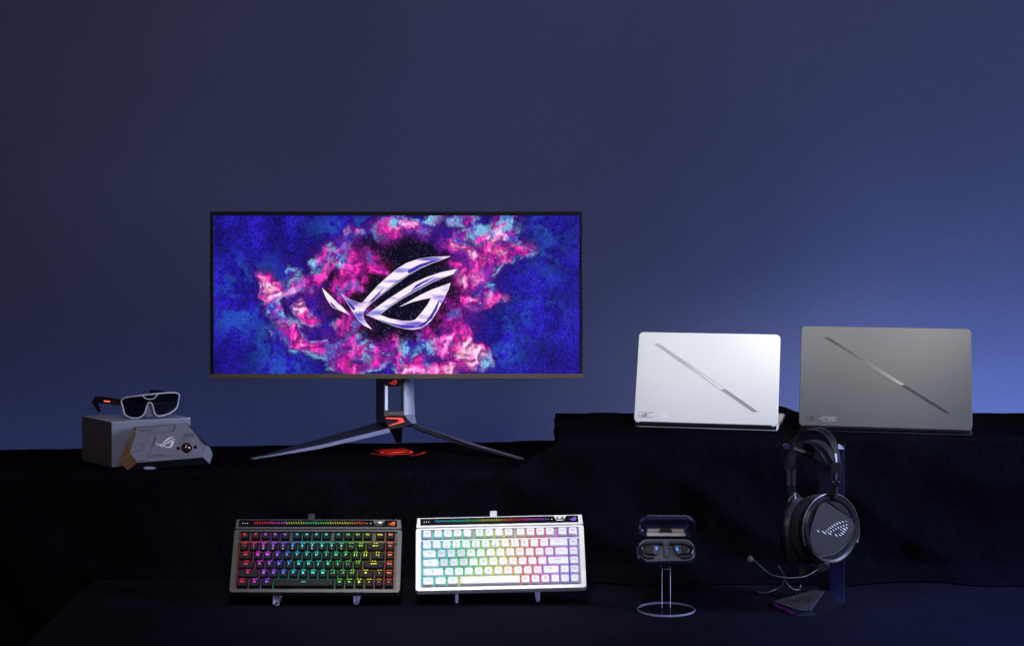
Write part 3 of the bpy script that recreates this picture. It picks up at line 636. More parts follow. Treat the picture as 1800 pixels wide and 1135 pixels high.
# sunglasses
sg0 = pz(243, 735.5, zt + .0015)
sg = thing('sunglasses', 'white framed wraparound sunglasses with dark shield lens on the display box', 'sunglasses', sg0)
sn = Vector((.10, -1, .06)).normalized(); ps = Plane(sg0, sn)
def wrap(p):
    d_ = (p.x - sg0.x); return Vector((p.x, p.y + 6.5 * d_ * d_, p.z))
def sgp(pts, n=5, closed=True):
    q = [Vector((*cpx(*p), 0)) for p in pts]
    if closed:
        q3 = [q[-1]] + q + [q[0], q[1]]; s = spline(q3, n)[n:-n - 1 + 0]; s = s[:len(q) * n]
    else: s = spline(q, n)
    return s
outer = [(545,235),(590,198),(690,178),(800,165),(970,150),(1130,150),(1190,175),(1192,230),(1170,330),(1110,385),(1030,412),(965,410),(935,365),(918,290),(897,256),(872,256),(852,300),(830,370),(790,415),(720,433),(640,420),(588,385),(566,310)]
os_ = sgp(outer); ring3 = [wrap(ps.hit(p.x, p.y)) for p in os_]
M['shell'] = mat('frame_white', (.56, .57, .72), .3, spec=.6)
fr_ = make('frame', join(tube(ring3, .0018, 8, closed=True)), M['shell'], sg, True, smooth=60)
inn = flat([(p.x, p.y) for p in os_])
M['lens'] = mat('dark_lens', (.003, .004, .012), .45, spec=.03)
make('lens', ([wrap(ps.hit(v[0], v[1], -.0006)) for v in inn[0]], inn[1]), M['lens'], sg, True, smooth=0, solid=.001)
br_ = sgp([(805,172),(845,205),(900,212),(935,200),(975,158)], 5, False)
make('brow_bar', tube([wrap(ps.hit(p.x, p.y, .001)) for p in br_], .0013, 6), M['shell'], fr_, True, smooth=60)
nb = [wrap(ps.hit(*cpx(x, y), -.004)) for x, y in ((872,262),(850,340),(830,420),(950,425),(925,340),(900,262))]
make('nose_pad', hexa(nb, [p + Vector((0, .006, 0)) for p in nb]), mat('nose_rubber', (.16, .17, .26), .45), sg, True, bevel=.001)
hL = wrap(ps.hit(*cpx(552, 255))); hR = wrap(ps.hit(*cpx(1192, 195)))
tL = px(167.6, 703, 3.975); tR = tL + (hR - hL)
for hpt, tp in ((hL, tL), (hR, tR)):
    path = spline([hpt, hpt.lerp(tp, .5) + Vector((0, 0, .0015)), tp, tp + Vector((.004, -.004, -.012)), tp + Vector((.012, -.012, zt + .003 - tp.z))], 6)
    tm = make('temple', strip(path, (0.0, .2, 1), lambda t: (.012 + .008 * t) if t < .5 else .016 - .018 * (t - .5), .0028), mat('temple_black', (.012, .011, .012), .3), sg, True, smooth=30, bevel=.0008)
    tn = (tp - hpt).normalized(); c0 = hpt.lerp(tp, .52); side = tn.cross(Vector((0, 0, 1))).normalized(); side = side if side.y < 0 else -side
    if hpt is hL:
        q = [c0 + tn * a_ + Vector((0, 0, b_)) + side * .0022 for a_, b_ in ((-.017, -.0012), (.017, -.0012), (.017, .0016), (-.017, .0016))]
        make('light_bar', (q, [(0, 1, 2, 3)]), mat('orange_light', (.5, .05, .02), .4, emis=(1, .13, .06), es=1.3), tm, True, smooth=0)
        q = [hpt + tn * a_ + Vector((0, 0, b_ - .001)) + side * .0021 for a_, b_ in ((.010, -.005), (.05, -.006), (.05, .006), (.010, .005))]
        make('temple_inlay', (q, [(0, 1, 2, 3)]), mat('amber_inlay', (.10, .06, .035), .3, metal=.5), tm, True, smooth=0)

# ------------------------------------------------------------------ keyboards
KW, KH = .329, .148
U0 = .0190; PX0 = -KW / 2 + .0125; ROWP = .0187
rowsY = [.1135, .0905, .0722, .0538, .0355, .0175]        # row centres up the face
rows = [
 [(('Esc',), .5, 1)] + [((f'F{i+1}',), 1.64 + i, 1) for i in range(4)] + [((f'F{i+5}',), 5.89 + i, 1) for i in range(4)] + [((f'F{i+9}',), 10.14 + i, 1) for i in range(4)] + [(('Home',), 14.42, 1), (('End',), 15.5, 1)],
 [(('`', '~'), .5, 1)] + [((c,), 1.5 + i, 1) for i, c in enumerate('1234567890')] + [(('-', '_'), 11.5, 1), (('=', '+'), 12.5, 1), (('<BK>',), 14, 2), (('Ins',), 15.5, 1)],
 [(('Tab',), .75, 1.5)] + [((c,), 2 + i, 1) for i, c in enumerate('QWERTYUIOP')] + [(('[', '{'), 12, 1), ((']', '}'), 13, 1), (('\\', '|'), 14.25, 1.5), (('Del',), 15.5, 1)],
 [(('Caps',), .875, 1.75)] + [((c,), 2.25 + i, 1) for i, c in enumerate('ASDFGHJKL')] + [((';', ':'), 11.25, 1), (("'", '"'), 12.25, 1), (('<EN>',), 13.875, 2.25), (('PgUp',), 15.5, 1)],
 [(('<SH>',), 1.125, 2.25)] + [((c,), 2.75 + i, 1) for i, c in enumerate('ZXCVBNM')] + [((',', '<'), 9.75, 1), (('.', '>'), 10.75, 1), (('/', '?'), 11.75, 1), (('<SH>',), 13.125, 1.75), (('<UP>',), 14.5, 1), (('PgDn',), 15.5, 1)],
 [(('Ctrl',), .625, 1.25), (('<WIN>',), 1.875, 1.25), (('Alt',), 3.125, 1.25), (('<SP>',), 6.875, 6.25), (('Alt',), 10.5, 1), (('Fn',), 11.5, 1), (('<O>',), 12.5, 1), (('<LT>',), 13.5, 1), (('<DN>',), 14.5, 1), (('<RT>',), 15.5, 1)]]
SH2 = dict(zip('1234567890', '!@#$%^&*()'))
def legend_shape(keys):
    s = .0051; out = []
    k = keys[0]
    def tri(a0): return flat([(.0015 * math.cos(a0 + q), .0015 * math.sin(a0 + q)) for q in (0, 2.2, -2.2)])
    if k in ('<BK>', '<EN>'):
        out = [line((-.004, 0), (.005, 0), .0008), flat([(-.0058, 0), (-.0035, .0013), (-.0035, -.0013)])]
        if k == '<EN>': out.append(line((.005, -.0004), (.005, .0018), .0008))
    elif k == '<SH>': out = [polyline([(-.002, 0), (0, .0018), (.002, 0), (.0009, 0), (.0009, -.0012), (-.0009, -.0012), (-.0009, 0), (-.002, 0)], .0007)]
    elif k == '<UP>': out = [tri(math.pi / 2)]
    elif k == '<DN>': out = [tri(-math.pi / 2)]
    elif k == '<LT>': out = [tri(math.pi)]
    elif k == '<RT>': out = [tri(0)]
    elif k == '<WIN>': out = [flat([(x, y), (x + .0014, y), (x + .0014, y + .0014), (x, y + .0014)]) for x in (-.0017, .0002) for y in (-.0017, .0002)]
    elif k == '<O>': out = [(lambda P_: plate([P_, [(x * .45, y * .45) for x, y in P_]], 0, .00002))([(.0021 * math.cos(q * math.pi / 8), .0021 * math.sin(q * math.pi / 8)) for q in range(16)])]
    elif k == '<SP>': out = [line((-.0045, 0), (.0045, 0), .0007)]
    elif len(keys) == 2: out = [mv(text(keys[0], s, 1.2), -.0023), mv(text(keys[1], s, 1.2), .0023)]
    elif len(k) == 1: out = [text(k, s * 1.12, 1.25)]
    else: out = [text(k, .0040 if len(k) < 4 else .0034, 1.15)]
    return join(*out)
def hsv(h, s, v):
    import colorsys
    return colorsys.hsv_to_rgb(h % 1, s, v)
def ramp(stops, t):
    t = max(0, min(1, t))
    for (a_, ca), (b_, cb) in zip(stops, stops[1:]):
        if t <= b_: k = (t - a_) / (b_ - a_); return tuple(x + (y - x) * k for x, y in zip(ca, cb))
    return stops[-1][1]
RB = [(0, (1, .01, .02)), (.06, (1, .01, .06)), (.13, (.85, .04, .75)), (.20, (.5, .06, 1)), (.28, (.16, .08, 1)), (.33, (.03, .30, .9)), (.40, (.01, .75, .75)), (.56, (.01, .75, .52)), (.66, (.02, .65, .12)), (.76, (.25, .75, .03)), (.84, (.85, .8, .02)), (.91, (.9, .65, .02)), (.94, (1, .16, .02)), (1, (1, .09, .01))]
RWh = [(0, (.01, .45, .8)), (.06, (.01, .65, .8)), (.16, (.01, .78, .55)), (.30, (.03, .8, .18)), (.40, (.25, .85, .04)), (.48, (.7, .85, .02)), (.56, (.95, .65, .02)), (.64, (1, .32, .03)), (.71, (1, .07, .06)), (.77, (1, .04, .22)), (.83, (.8, .05, .75)), (.90, (.45, .08, .9)), (1, (.14, .08, .8))]
TB = [(0, (1, .02, .02)), (.10, (1, .03, .05)), (.14, (.8, .05, .5)), (.26, (.5, .1, .8)), (.31, (.6, .8, .05)), (.45, (.35, .8, .05)), (.5, (.05, .8, .35)), (.62, (.1, .8, .1)), (.72, (.7, .8, .05)), (.86, (.9, .7, .05)), (.92, (1, .2, .03)), (1, (1, .12, .02))]
TW = [(0, (.03, .5, .8)), (.25, (.02, .75, .5)), (.36, (.05, .8, .1)), (.42, (.7, .8, .03)), (.58, (.95, .7, .03)), (.63, (1, .2, .02)), (.75, (1, .02, .05)), (.83, (.9, .06, .6)), (1, (.3, .08, .9))]
EMAT = {}
def emat(c, s):
    key = (round(c[0], 1), round(c[1], 1), round(c[2], 1), s)
    if key not in EMAT: EMAT[key] = mat('legend_light', tuple(min(.8, x * .55) for x in c), .4, emis=tuple(key[:3]), es=s)
    return EMAT[key]
def keycap_mesh(wu, cap_m):
    bw, bh = wu * U0 - .0024, .0152; tw, tH = wu * U0 - .0070 if not cap_m[1] else wu * U0 - .0046, .0122 if not cap_m[1] else .0134
    oy = .0006; H = .0072
    rings = []
    for w_, h_, z, r_ in ((bw, bh, 0, .0014), (bw * .4 + tw * .6, bh * .4 + tH * .6, H * .62, .0018), (tw + .0005, tH + .0005, H - .0006, .0022), (tw - .0004, tH - .0004, H - .0001, .0021), (tw - .0016, tH - .0016, H, .0016), (tw * .5, tH * .5, H - .00045, .0014)):
        rings.append([(x, y, z) for x, y in rrect(w_, h_, r_, 3, 0, oy * z / H)])
    return loft(rings), H, tH
def keyboard(label, O, roll, yaw, dark):
    T = R(57)
    m = Matrix.Translation(O) @ Matrix.Rotation(yaw, 4, 'Z') @ Matrix.Rotation(T, 4, 'X') @ Matrix.Rotation(roll, 4, 'Z')
    kb = thing('keyboard', label, 'keyboard', m, 'compact keyboards propped on clear stands')
    if dark:
        mc = mat('gunmetal_case', (.052, .052, .053), .40, metal=.4, bump=(400, .1, .0003)); mk = mat('charcoal_cap', (.0085, .0085, .009), .6, spec=.25, bump=(900, .1, .0002)); ml = mk; mp2 = mat('well_black', (.004, .004, .005), .4); RR, TT = RB, TB
    else:
        mc = mat('white_case', (.62, .61, .59), .38, metal=.15); mk = mat('white_cap', (.78, .78, .78), .42); ml = mat('grey_cap', (.60, .60, .61), .42); mp2 = mat('well_pale', (.32, .32, .33), .5); RR, TT = RWh, TW
    W2 = KW / 2; yb = .1265
    # lower case slab + rim with two wells
    base = [(-W2, .004), (-W2 + .004, 0), (W2 - .004, 0), (W2, .004), (W2, yb - .002), (W2 - .005, yb + .004), (-W2 + .005, yb + .004), (-W2, yb - .002)]
    make('case', puck(base, -.020, -.0062, .002), mc, kb, smooth=30)
    xl, xr = PX0 - .002, PX0 + 16 * U0 + .002 + .0005
    gaps = [(PX0 + .98 * U0 + .001, PX0 + 1.14 * U0 - .001), (PX0 + 5.13 * U0 + .001, PX0 + 5.40 * U0 - .001), (PX0 + 9.37 * U0 + .001, PX0 + 9.65 * U0 - .001), (PX0 + 13.63 * U0 + .001, PX0 + 13.93 * U0 - .001)]
    well1 = [(xl, .1035), (xr, .1035), (xr, .1238), (xl, .1238)]; well2 = [(xl, .0075), (xr, .0075), (xr, .1005), (xl, .1005)]
    make('rim', plate([base, well1, well2], -.0062, .0062, .0008), mc, kb, smooth=30)
    make('key_bed', box(xl - .0005, xr + .0005, .007, .1242, -.0061, -.0054), mp2, kb)
    if True:
        for a_, b_ in gaps[1:3]: make('spacer', box(a_, b_, .1036, .1237, -.0054, -.0030), mp2, kb)
    # backlight: one small lamp strip under each key
    V, Fc, Cc = [], [], []
    for rI, row in enumerate(rows):
        for keys, xc, wu in row:
            x = PX0 + xc * U0; y = rowsY[rI]; t = xc / 16 + (.012 * (rI - 2.5))
            c = np.array(ramp(RR, t))
            xL = x - U0 * wu / 2; g = .0011 if dark else .0014; zl = -.0050; zh = .0006
            segs = [(xL - g, xL + g, y - .0078, y + .0078, .13 if dark else .62, zl),
                    (x - U0 * wu / 2 + .001, x + U0 * wu / 2 - .001, y + .0083, y + .0104, .09 if dark else .75, -.001)]
            if wu < 6: segs += [(x - .0036, x - .0012, y + .0085, y + .0103, 1.0, zh), (x + .0012, x + .0036, y + .0085, y + .0103, 1.0, zh)]
            if xc > 15: segs.append((x + U0 / 2 - .0012, x + U0 / 2, y - .0078, y + .0078, .3 if dark else .6, zl))
            if rI == 0: segs = segs[:1] + segs[-1:] * (xc > 15) + [(x - .0075, x + .0075, y - .0100, y - .0086, .7, -.003)]
            for x0, x1, y0, y1, kk, zz in segs:
                i = len(V); V += [(x0, y0, zz), (x1, y0, zz), (x1, y1, zz), (x0, y1, zz)]; Fc.append((i, i + 1, i + 2, i + 3)); Cc += [c * kk] * 4
    make('backlight', (V, Fc), attr_emit('backlight', 1.15 if dark else 1.5), kb, smooth=0, cols=np.array(Cc))
    # keycaps: one prototype per width, copied
    protos = {}; leg_mesh = {}
    for rI, row in enumerate(rows):
        for keys, xc, wu in row:
            k0 = keys[0]; m_ = ml if (not dark and k0 in tuple('QWEASD')) else mk
            key = (wu, m_.name)
            if key not in protos:
                vf, H, tH = keycap_mesh(wu, (None, not dark)); ob = make('keycap', vf, m_, kb, smooth=40); protos[key] = ob; cap = ob
            else: cap = protos[key].copy(); C.objects.link(cap); cap.parent = kb
            hz = -.0014 if rI < 5 else -.0018
            cap.location = (PX0 + xc * U0, rowsY[rI], hz); H = .0072
            t = xc / 16 + (.012 * (rI - 2.5)); c = ramp(RR, t)
            ek = emat(c, 1.25 if dark else .28)
            lk = (keys, ek.name)
            if lk not in leg_mesh:
                tiny = .0021 if k0 not in ('<SP>',) else .002
                lo = make('legend', mv(legend_shape(keys), 0, tiny, H + .00012), ek, cap, smooth=0); leg_mesh[lk] = lo
            else: lo = leg_mesh[lk].copy(); C.objects.link(lo); lo.parent = cap
            if len(keys) == 1 and k0 in SH2:
                vf = mv(text(SH2[k0], .0034, 1.1), 0, -.0035, H + .00012)
                make('legend', vf, M['white'] if dark else mat_grey, cap, smooth=0)
    # top bar with glass strip
    tb = make('top_bar', plate([[(-W2 + .001, yb + .0015), (W2 - .001, yb + .0015), (W2 - .003, KH), (-W2 + .003, KH)]], -.018, .0215, .0008), mc, kb, smooth=30)
    y0, y1 = yb + .0055, KH - .0020
    xk0, xk1 = .110, .128
    glass = [(-W2 + .009, y0), (W2 - .010, y0), (W2 - .0105, y1), (xk1 + .003, y1), (xk1 - .003, y0 + .004), (xk0 + .002, y0 + .004), (xk0 - .004, y1), (-W2 + .0085, y1)]
    gs = make('light_strip', plate([glass], .0035, .0010, .0002), M['gloss'], tb)
    V, Fc, Cc = [], [], []; n = 46; xa, xb = -W2 + .040, .0905
    for k in range(n):
        x = xa + (xb - xa) * k / (n - 1); yc = (y0 + y1) / 2 + .0004; hh_ = .0026 if k % 6 != 1 else .0036
        i = len(V); s_ = .0014
        V += [(x + s_ - .0007, yc - hh_ / 1.6, .0048), (x + s_ + .0007, yc - hh_ / 1.6, .0048), (x - s_ + .0007, yc + hh_, .0048), (x - s_ - .0007, yc + hh_, .0048)]
        Fc.append((i, i + 1, i + 2, i + 3)); Cc += [ramp(TT, k / (n - 1))] * 4
    make('light_tick', (V, Fc), attr_emit('tick_light', .72), gs, smooth=0, cols=np.array(Cc))
    yc = (y0 + y1) / 2
    make('indicator', join(*[mv(flat([(.0012, 0), (0, .0011), (-.0012, 0), (0, -.0011)]), -W2 + .0165 + .0044 * q, yc, .0048) for q in range(3)], mv(flat([(.0009, 0), (-.0006, .001), (-.0006, -.001)]), .0955, yc, .0048), mv(flat([(.0014, -.0005), (.0014, .0007), (-.0014, .0007), (-.0014, -.0005)]), .1022, yc, .0048)), mat('indicator_white', (.5, .5, .5), .4, emis=(.5, .5, .5), es=.5), gs, smooth=0)
    make('emblem', mv(emblem(.0145), W2 - .0205, yc, .0048), emat((1, .12, .01) if dark else (.28, .05, .85), .8), gs, smooth=0)
    make('volume_roller', xf(lathe([(.0004, -.0078), (.0027, -.0074), (.0034, -.006), (.0034, .006), (.0027, .0074), (.0004, .0078)], 20), Matrix.Translation(((xk0 + xk1) / 2, yc + .002, .0035)) @ Matrix.Rotation(R(90), 4, 'Y')), mat('roller_metal', (.50, .50, .52), .25, metal=.8), tb, smooth=50)
    if dark: ux_ = -.0155
    else: ux_ = -.012
    make('usb_plug', xf(puck(rrect(.0135, .018, .001, 3), -.004, .004, .0008), Matrix.Translation((ux_, KH + .006, -.008))), (mat('plug_dark', (.018, .018, .018), .3, metal=.4) if dark else mat('plug_pale', (.5, .5, .52), .35)), kb)
    make('wireless_switch', box(W2 - .0135, W2 - .012, KH - .001, KH + .0028, -.006, -.003), mat('switch_pale', (.7, .7, .72), .4), kb)
    return kb
mat_grey = mat('grey_print', (.12, .12, .12), .5)
keyboard('black compact keyboard with rainbow backlight in a gunmetal case', px(552.6, 1040.5, 3.50), R(-.1), 0, True)
keyboard('white compact keyboard with rainbow backlight in a white case', px(880.8, 1035.0, 3.50), R(1.35), 0, False)
def easel(u, v, yaw, label, zt_, ang=1):
    p0 = pz(u, v, .0012)
    m = Matrix.Translation(p0) @ Matrix.Rotation(yaw, 4, 'Z')
    e = thing('acrylic_stand', label, 'stand', m, 'clear easels holding up the keyboards')
    prof = [(0, 0), (.006, 0), (.040, .050), (.100, .120), (.094, .1235), (.026, .034), (-.004, zt_), (-.0045, .004)]
    inner = [(.0030, .005), (.006, .006), (.022, .029), (.003, .0255)]
    th = .0055
    V, Fc = plate([prof, inner], -th / 2, th, 0)
    V = [Vector((v.z, v.x, v.y)) for v in V]
    o = make('support', (V, Fc), [M['acrylic'], M['edge']], e, smooth=0)
    me = o.data
    for p in me.polygons: p.material_index = 0 if abs(p.normal.x) > .7 else 1
easel(484.5, 1063.5, R(-33), 'clear acrylic stand under the left half of the black keyboard', .027)
easel(625.5, 1062, R(-25), 'clear acrylic stand under the right half of the black keyboard', .027)
easel(803, 1059.5, R(-4), 'clear acrylic stand under the left half of the white keyboard', .026)
easel(946, 1057, R(14), 'clear acrylic stand under the right half of the white keyboard', .027)

# ------------------------------------------------------------------ earbud case on its clear post
cb0 = pz(1171, 1072, .001)
es = thing('display_post', 'clear acrylic round-base post holding up the earbud case', 'stand', cb0)
r_ = 51 * cb0.y / F
V, Fc = lathe([(r_ - .0005, 0), (r_, .0006), (r_, .0034), (r_ - .0005, .0040)], 72)
M['dedge'] = mat('disc_edge', (.20, .22, .36), .25, spec=.9)
o = make('base_disc', (V, Fc), [M['acrylic'], M['dedge']], es)
for p in o.data.polygons: p.material_index = 1 if abs(p.normal.z) < .7 else 0
th_ = .0082; pt = CZ - (987 - CV) * cb0.y / F
V, Fc = hexa(*[[(sx * th_, sy * .002, z) for sx, sy in ((-1, -1), (1, -1), (1, 1), (-1, 1))] for z in (.0048, pt)])
o = make('post', (V, Fc), [M['acrylic'], M['edge']], es, smooth=0)
for p in o.data.polygons: p.material_index = 1 if abs(p.normal.x) > .7 else 0
for zz in (CZ - (1000 - CV) * cb0.y / F,): make('cross_bar', box(-th_, th_, -.0024, -.0019, zz - .0005, zz + .0005), M['edge'], es)
make('post_edge', join(box(-th_ - .0002, -th_ + .0007, -.0024, -.0019, .005, pt), box(th_ - .0007, th_ + .0002, -.0024, -.0019, .005, pt)), M['edge'], es)
eT = R(52)
eo = px(1171.5, 966, 3.468)
em_ = Matrix.Translation(eo) @ Matrix.Rotation(eT, 4, 'X')
ec = thing('earbud_case', 'open dark navy earbud case with two glowing earbuds on the clear post', 'earbud case', em_)
M['navy'] = mat('navy_shell', (.05, .055, .12), .26, metal=.8, coat=.3); M['eplate'] = mat('case_insert', (.050, .052, .064), .42); M['egroove'] = mat('groove', (.004, .004, .006), .5)
EW, EH = .1125, .052
out_ = rrect(EW, EH, .021, 10)
make('body', puck(out_, -.026, 0, .008, 5), M['navy'], ec, smooth=60)
insert = make('insert', puck(rrect(EW - .006, EH - .007, .0185, 10), -.0005, .0008, .0006), M['eplate'], ec, smooth=40)
pill = make('centre_pill', puck(rrect(.0105, .0265, .003, 5, 0, -.0035), .0006, .0020, .0006), M['darkgrey'], insert)
make('pill_outline', tube([(x, y, .001) for x, y in rrect(.0115, .0275, .0035, 5, 0, -.0035)], .0006, 5, closed=True), M['egroove'], pill)
V, Fc = text('CETRA', .0052, 1.1); make('lettering', xf((V, Fc), Matrix.Translation((0, -.0035, .0022)) @ Matrix.Rotation(R(90), 4, 'Z')), mat('raised_letters', (.10, .10, .12), .35), pill, smooth=0)
for s in (-1, 1):
    eb = thing('earbud', 'left black ear-hook earbud with blue glowing emblem in the open case' if s < 0 else 'right black ear-hook earbud with blue glowing emblem in the open case', 'earbud', em_ @ Matrix.Translation((s * .032, -.002, .001)), 'ear-hook earbuds in the open case')
    hook = spline([(s * -.026, .0145, .002), (s * -.008, .0150, .0025), (s * .008, .013, .0025), (s * .017, .003, .0025), (s * .013, -.009, .0025), (s * .003, -.0135, .002), (s * -.006, -.0125, .002)], 8)
    make('ear_hook', tube(hook, lambda t: .0030 - .0010 * t, 10), M['gloss'], eb, smooth=60)
    make('hook_groove', tube([(p.x * 1.0, p.y, .0) for p in hook], .0046, 8, flat=1), M['egroove'], eb, smooth=60)
    bp = [(s * x, y) for x, y in ((-.0215, .008), (-.012, .0105), (-.002, .0095), (.0065, .007), (.0100, .001), (.0085, -.006), (.002, -.0095), (-.004, -.0085), (-.0085, -.0115), (-.0125, -.010), (-.0175, -.001))]
    bp = [(p.x, p.y) for p in spline([(*q, 0) for q in bp + [bp[0]]], 4)[:-1]]
    if s > 0: pass
    if s < 0: bp = bp[::-1]
    bp = bp[::1]
    area2 = sum(bp[i - 1][0] * bp[i][1] - bp[i][0] * bp[i - 1][1] for i in range(len(bp)))
    if area2 < 0: bp = bp[::-1]
    bd = make('bud', puck(bp, .0012, .0062, .0018, 4), M['black'], eb, smooth=60)
    fp = [(s * x, y) for x, y in ((-.0205, .0065), (-.008, .0085), (-.0055, .003), (-.0055, -.006), (-.0095, -.0098), (-.0130, -.0080))]
    if sum(fp[i - 1][0] * fp[i][1] - fp[i][0] * fp[i - 1][1] for i in range(len(fp))) < 0: fp = fp[::-1]
    make('bud_face', puck(fp, .0060, .0068, .0004), mat('bud_grey', (.045, .040, .045), .32), bd)
    make('glow_emblem', mv(emblem(.0096, R(62) if s < 0 else R(-100)), s * -.0120, .0008, .0070), mat('blue_light', (.05, .2, .8), .4, emis=(.06, .30, 1), es=1.5), bd, smooth=0)
# lid: hollow shell opened back
lT = R(112)
lo_ = Vector((0, EH / 2 + .0005, -.006))
lm = em_.inverted() @ Matrix.Translation(px(1171.8, 944, 3.492)) @ Matrix.Rotation(R(64 + 50), 4, 'X')
LH = .041
oring = rrect(EW, LH, .020, 10, 0, LH / 2); iring = rrect(EW - .0045, LH - .0045, .018, 10, 0, LH / 2)
def rg_(P, z, k=1): return [(x * k, LH / 2 + (y - LH / 2) * k, z) for x, y in P]
lidv = loft([rg_(iring, -.0150, .93), rg_(iring, -.0125), rg_(iring, 0), rg_(oring, 0), rg_(oring, -.010), rg_(oring, -.0145, .975), rg_(oring, -.0175, .90)])
lid = make('case_lid', xf(lidv, lm), M['navy'], ec, smooth=50)
make('lid_reflection', xf(join(box(-.0375, .0365, .0014, .0026, -.0125, -.0015)), lm), mat('cream_reflection', (.62, .52, .45), .3, metal=.3, emis=(.9, .75, .62), es=.0), lid)  # cream boxes stand in for the reflection on the lid's inner wall
make('lid_reflection', xf(join(box(-.036, .034, .0026, .0105, -.0142, -.0134)), lm), mat('cream_reflection2', (.62, .54, .48), .25, metal=.2), lid)
make('latch_tab', xf(prism([(-.015, .0015), (.013, .0015), (.009, .0105), (-.011, .0105)], -.0136, -.0120), lm), M['gloss'], lid)

# ------------------------------------------------------------------ headset stand
hs0 = pz(1440, 1070, .0)
hs = thing('headset_stand', 'dark angular headset stand with ridged base and tall patterned column', 'stand', hs0)
Q = dict(a=pz(1350, 1062, .001), b=pz(1392, 1083, .001), c=pz(1437, 1081.5, .001), d=pz(1484, 1065.5, .001), A=pz(1357.5, 1056, .005), E=pz(1410, 1074.8, .007), Dd=pz(1425, 1073, .0085), G=pz(1453, 1035.5, .027), B=pz(1433, 1034, .025))
Q['h'] = px(1484, 1063, 3.545); Q['e'] = Vector((Q['G'].x + .01, 3.60, .001)); Q['f'] = Vector((Q['a'].x + .03, 3.60, .001))
ks = list(Q); V = [Q[k] for k in ks]; ix = {k: i for i, k in enumerate(ks)}
fs = ['aAEb', 'bEDdc', 'cDdGd', 'AEDdGB', 'aABf', 'fBGe', 'GdHe', 'abcdef']
def fx(s):
    out = []; i = 0
    while i < len(s):
        if s[i] == 'D': out.append(ix['Dd']); i += 2
        elif s[i] == 'H': i += 1
        else: out.append(ix[s[i]]); i += 1
    return tuple(out)
M['hsdark'] = mat('stand_charcoal', (.008, .008, .011), .34, metal=.4)
base_o = make('base', (V, [fx(s) for s in fs]), M['hsdark'], hs, True, smooth=0, bevel=.0008)
nP = (Q['B'] - Q['A']).cross(Q['E'] - Q['A']).normalized(); nP = nP if nP.z > 0 else -nP
bp_ = Plane(Q['A'] + nP * .0006, nP)
poly = [(1358, 1056.3), (1433, 1035), (1447, 1039), (1424, 1072), (1410, 1073.5)]
make('ridge_plate', onpl(bp_, flat(poly), .0002), M['black'], base_o, True, smooth=0)
rib = []
dx, dy = (1447 - 1424) / 33., (1039 - 1072) / 33.
emp = [[(1405 + (x - 897) * .0335, 1053 + (y - 565) * .0125 - (x - 897) * .001) for x, y in lp] for lp in EM]
for k in range(-60, 62):
    cx_ = 1424 - k * 4.6 - 2; run = None
    for j in range(0, 121):
        t = j * .34; x = cx_ + dx * t * 1.0; y = 1073.5 + dy * t * 1.0
        ins = inside(poly, x, y) and not any(inside(lp, x, y) for lp in emp)
        if ins and run is None: run = (x, y)
        if not ins and run is not None:
            if abs(run[1] - y) > .8: rib.append(line(run, (x, y), .95))
            run = None
make('rib', onpl(bp_, join(*rib), .0012), mat('rib_metal', (.45, .45, .48), .35, metal=.6), base_o, True, smooth=0)
make('edge_trim', onpl(bp_, join(line((1425.5, 1072.3), (1448.5, 1038.5), .8)), .0014), mat('trim_metal', (.4, .4, .45), .3, metal=.6), base_o, True, smooth=0)
lp_ = Plane((Q['a'] + Q['b']) / 2, ((Q['b'] - Q['a']).cross(Q['A'] - Q['a'])))
if lp_.n.y > 0: lp_.n = -lp_.n
make('light_strip', onpl(lp_, flat([(1351.5, 1059.6), (1358.5, 1057.6), (1406, 1075.8), (1393.5, 1081.3)]), .0007), mat('purple_strip', (.008, .003, .012), .35, emis=lin(24, 2, 38), es=.4), base_o, True, smooth=0)
V, Fc = text('REPUBLIC OF GAMERS', 4.2, .9)
make('lettering', onpl(lp_, ([(1378 + v.x * .93, 1069.3 - v.y + v.x * .42, 0) for v in V], Fc), .0012), mat('purple_letters', (.02, .005, .03), .4, emis=lin(70, 12, 105), es=.5), base_o, True, smooth=0)
# column
def pattern():
    m = bpy.data.materials.new('patterned_metal'); m.use_nodes = True; nt = m.node_tree; p = nt.nodes['Principled BSDF']; p.inputs['Metallic'].default_value = .5; p.inputs['Roughness'].default_value = .4
    tcn = nt.nodes.new('ShaderNodeTexCoord'); mp_ = nt.nodes.new('ShaderNodeMapping'); mp_.inputs['Rotation'].default_value = (0, R(-35), 0)
    wv = nt.nodes.new('ShaderNodeTexWave'); wv.bands_direction = 'Z'; wv.inputs['Scale'].default_value = 55; wv.inputs['Distortion'].default_value = 2.5; wv.inputs['Detail'].default_value = 3; wv.inputs['Detail Scale'].default_value = 6
    r = nt.nodes.new('ShaderNodeValToRGB'); r.color_ramp.interpolation = 'CONSTANT'; r.color_ramp.elements[0].color = (.006, .006, .012, 1); r.color_ramp.elements[1].position = .45; r.color_ramp.elements[1].color = (.12, .15, .38, 1)  # blue light on the metal is put into the paler ramp colour
    nt.links.new(tcn.outputs['Object'], mp_.inputs[0]); nt.links.new(mp_.outputs[0], wv.inputs[0]); nt.links.new(wv.outputs['Fac'], r.inputs[0]); nt.links.new(r.outputs[0], p.inputs['Base Color'])
    return m
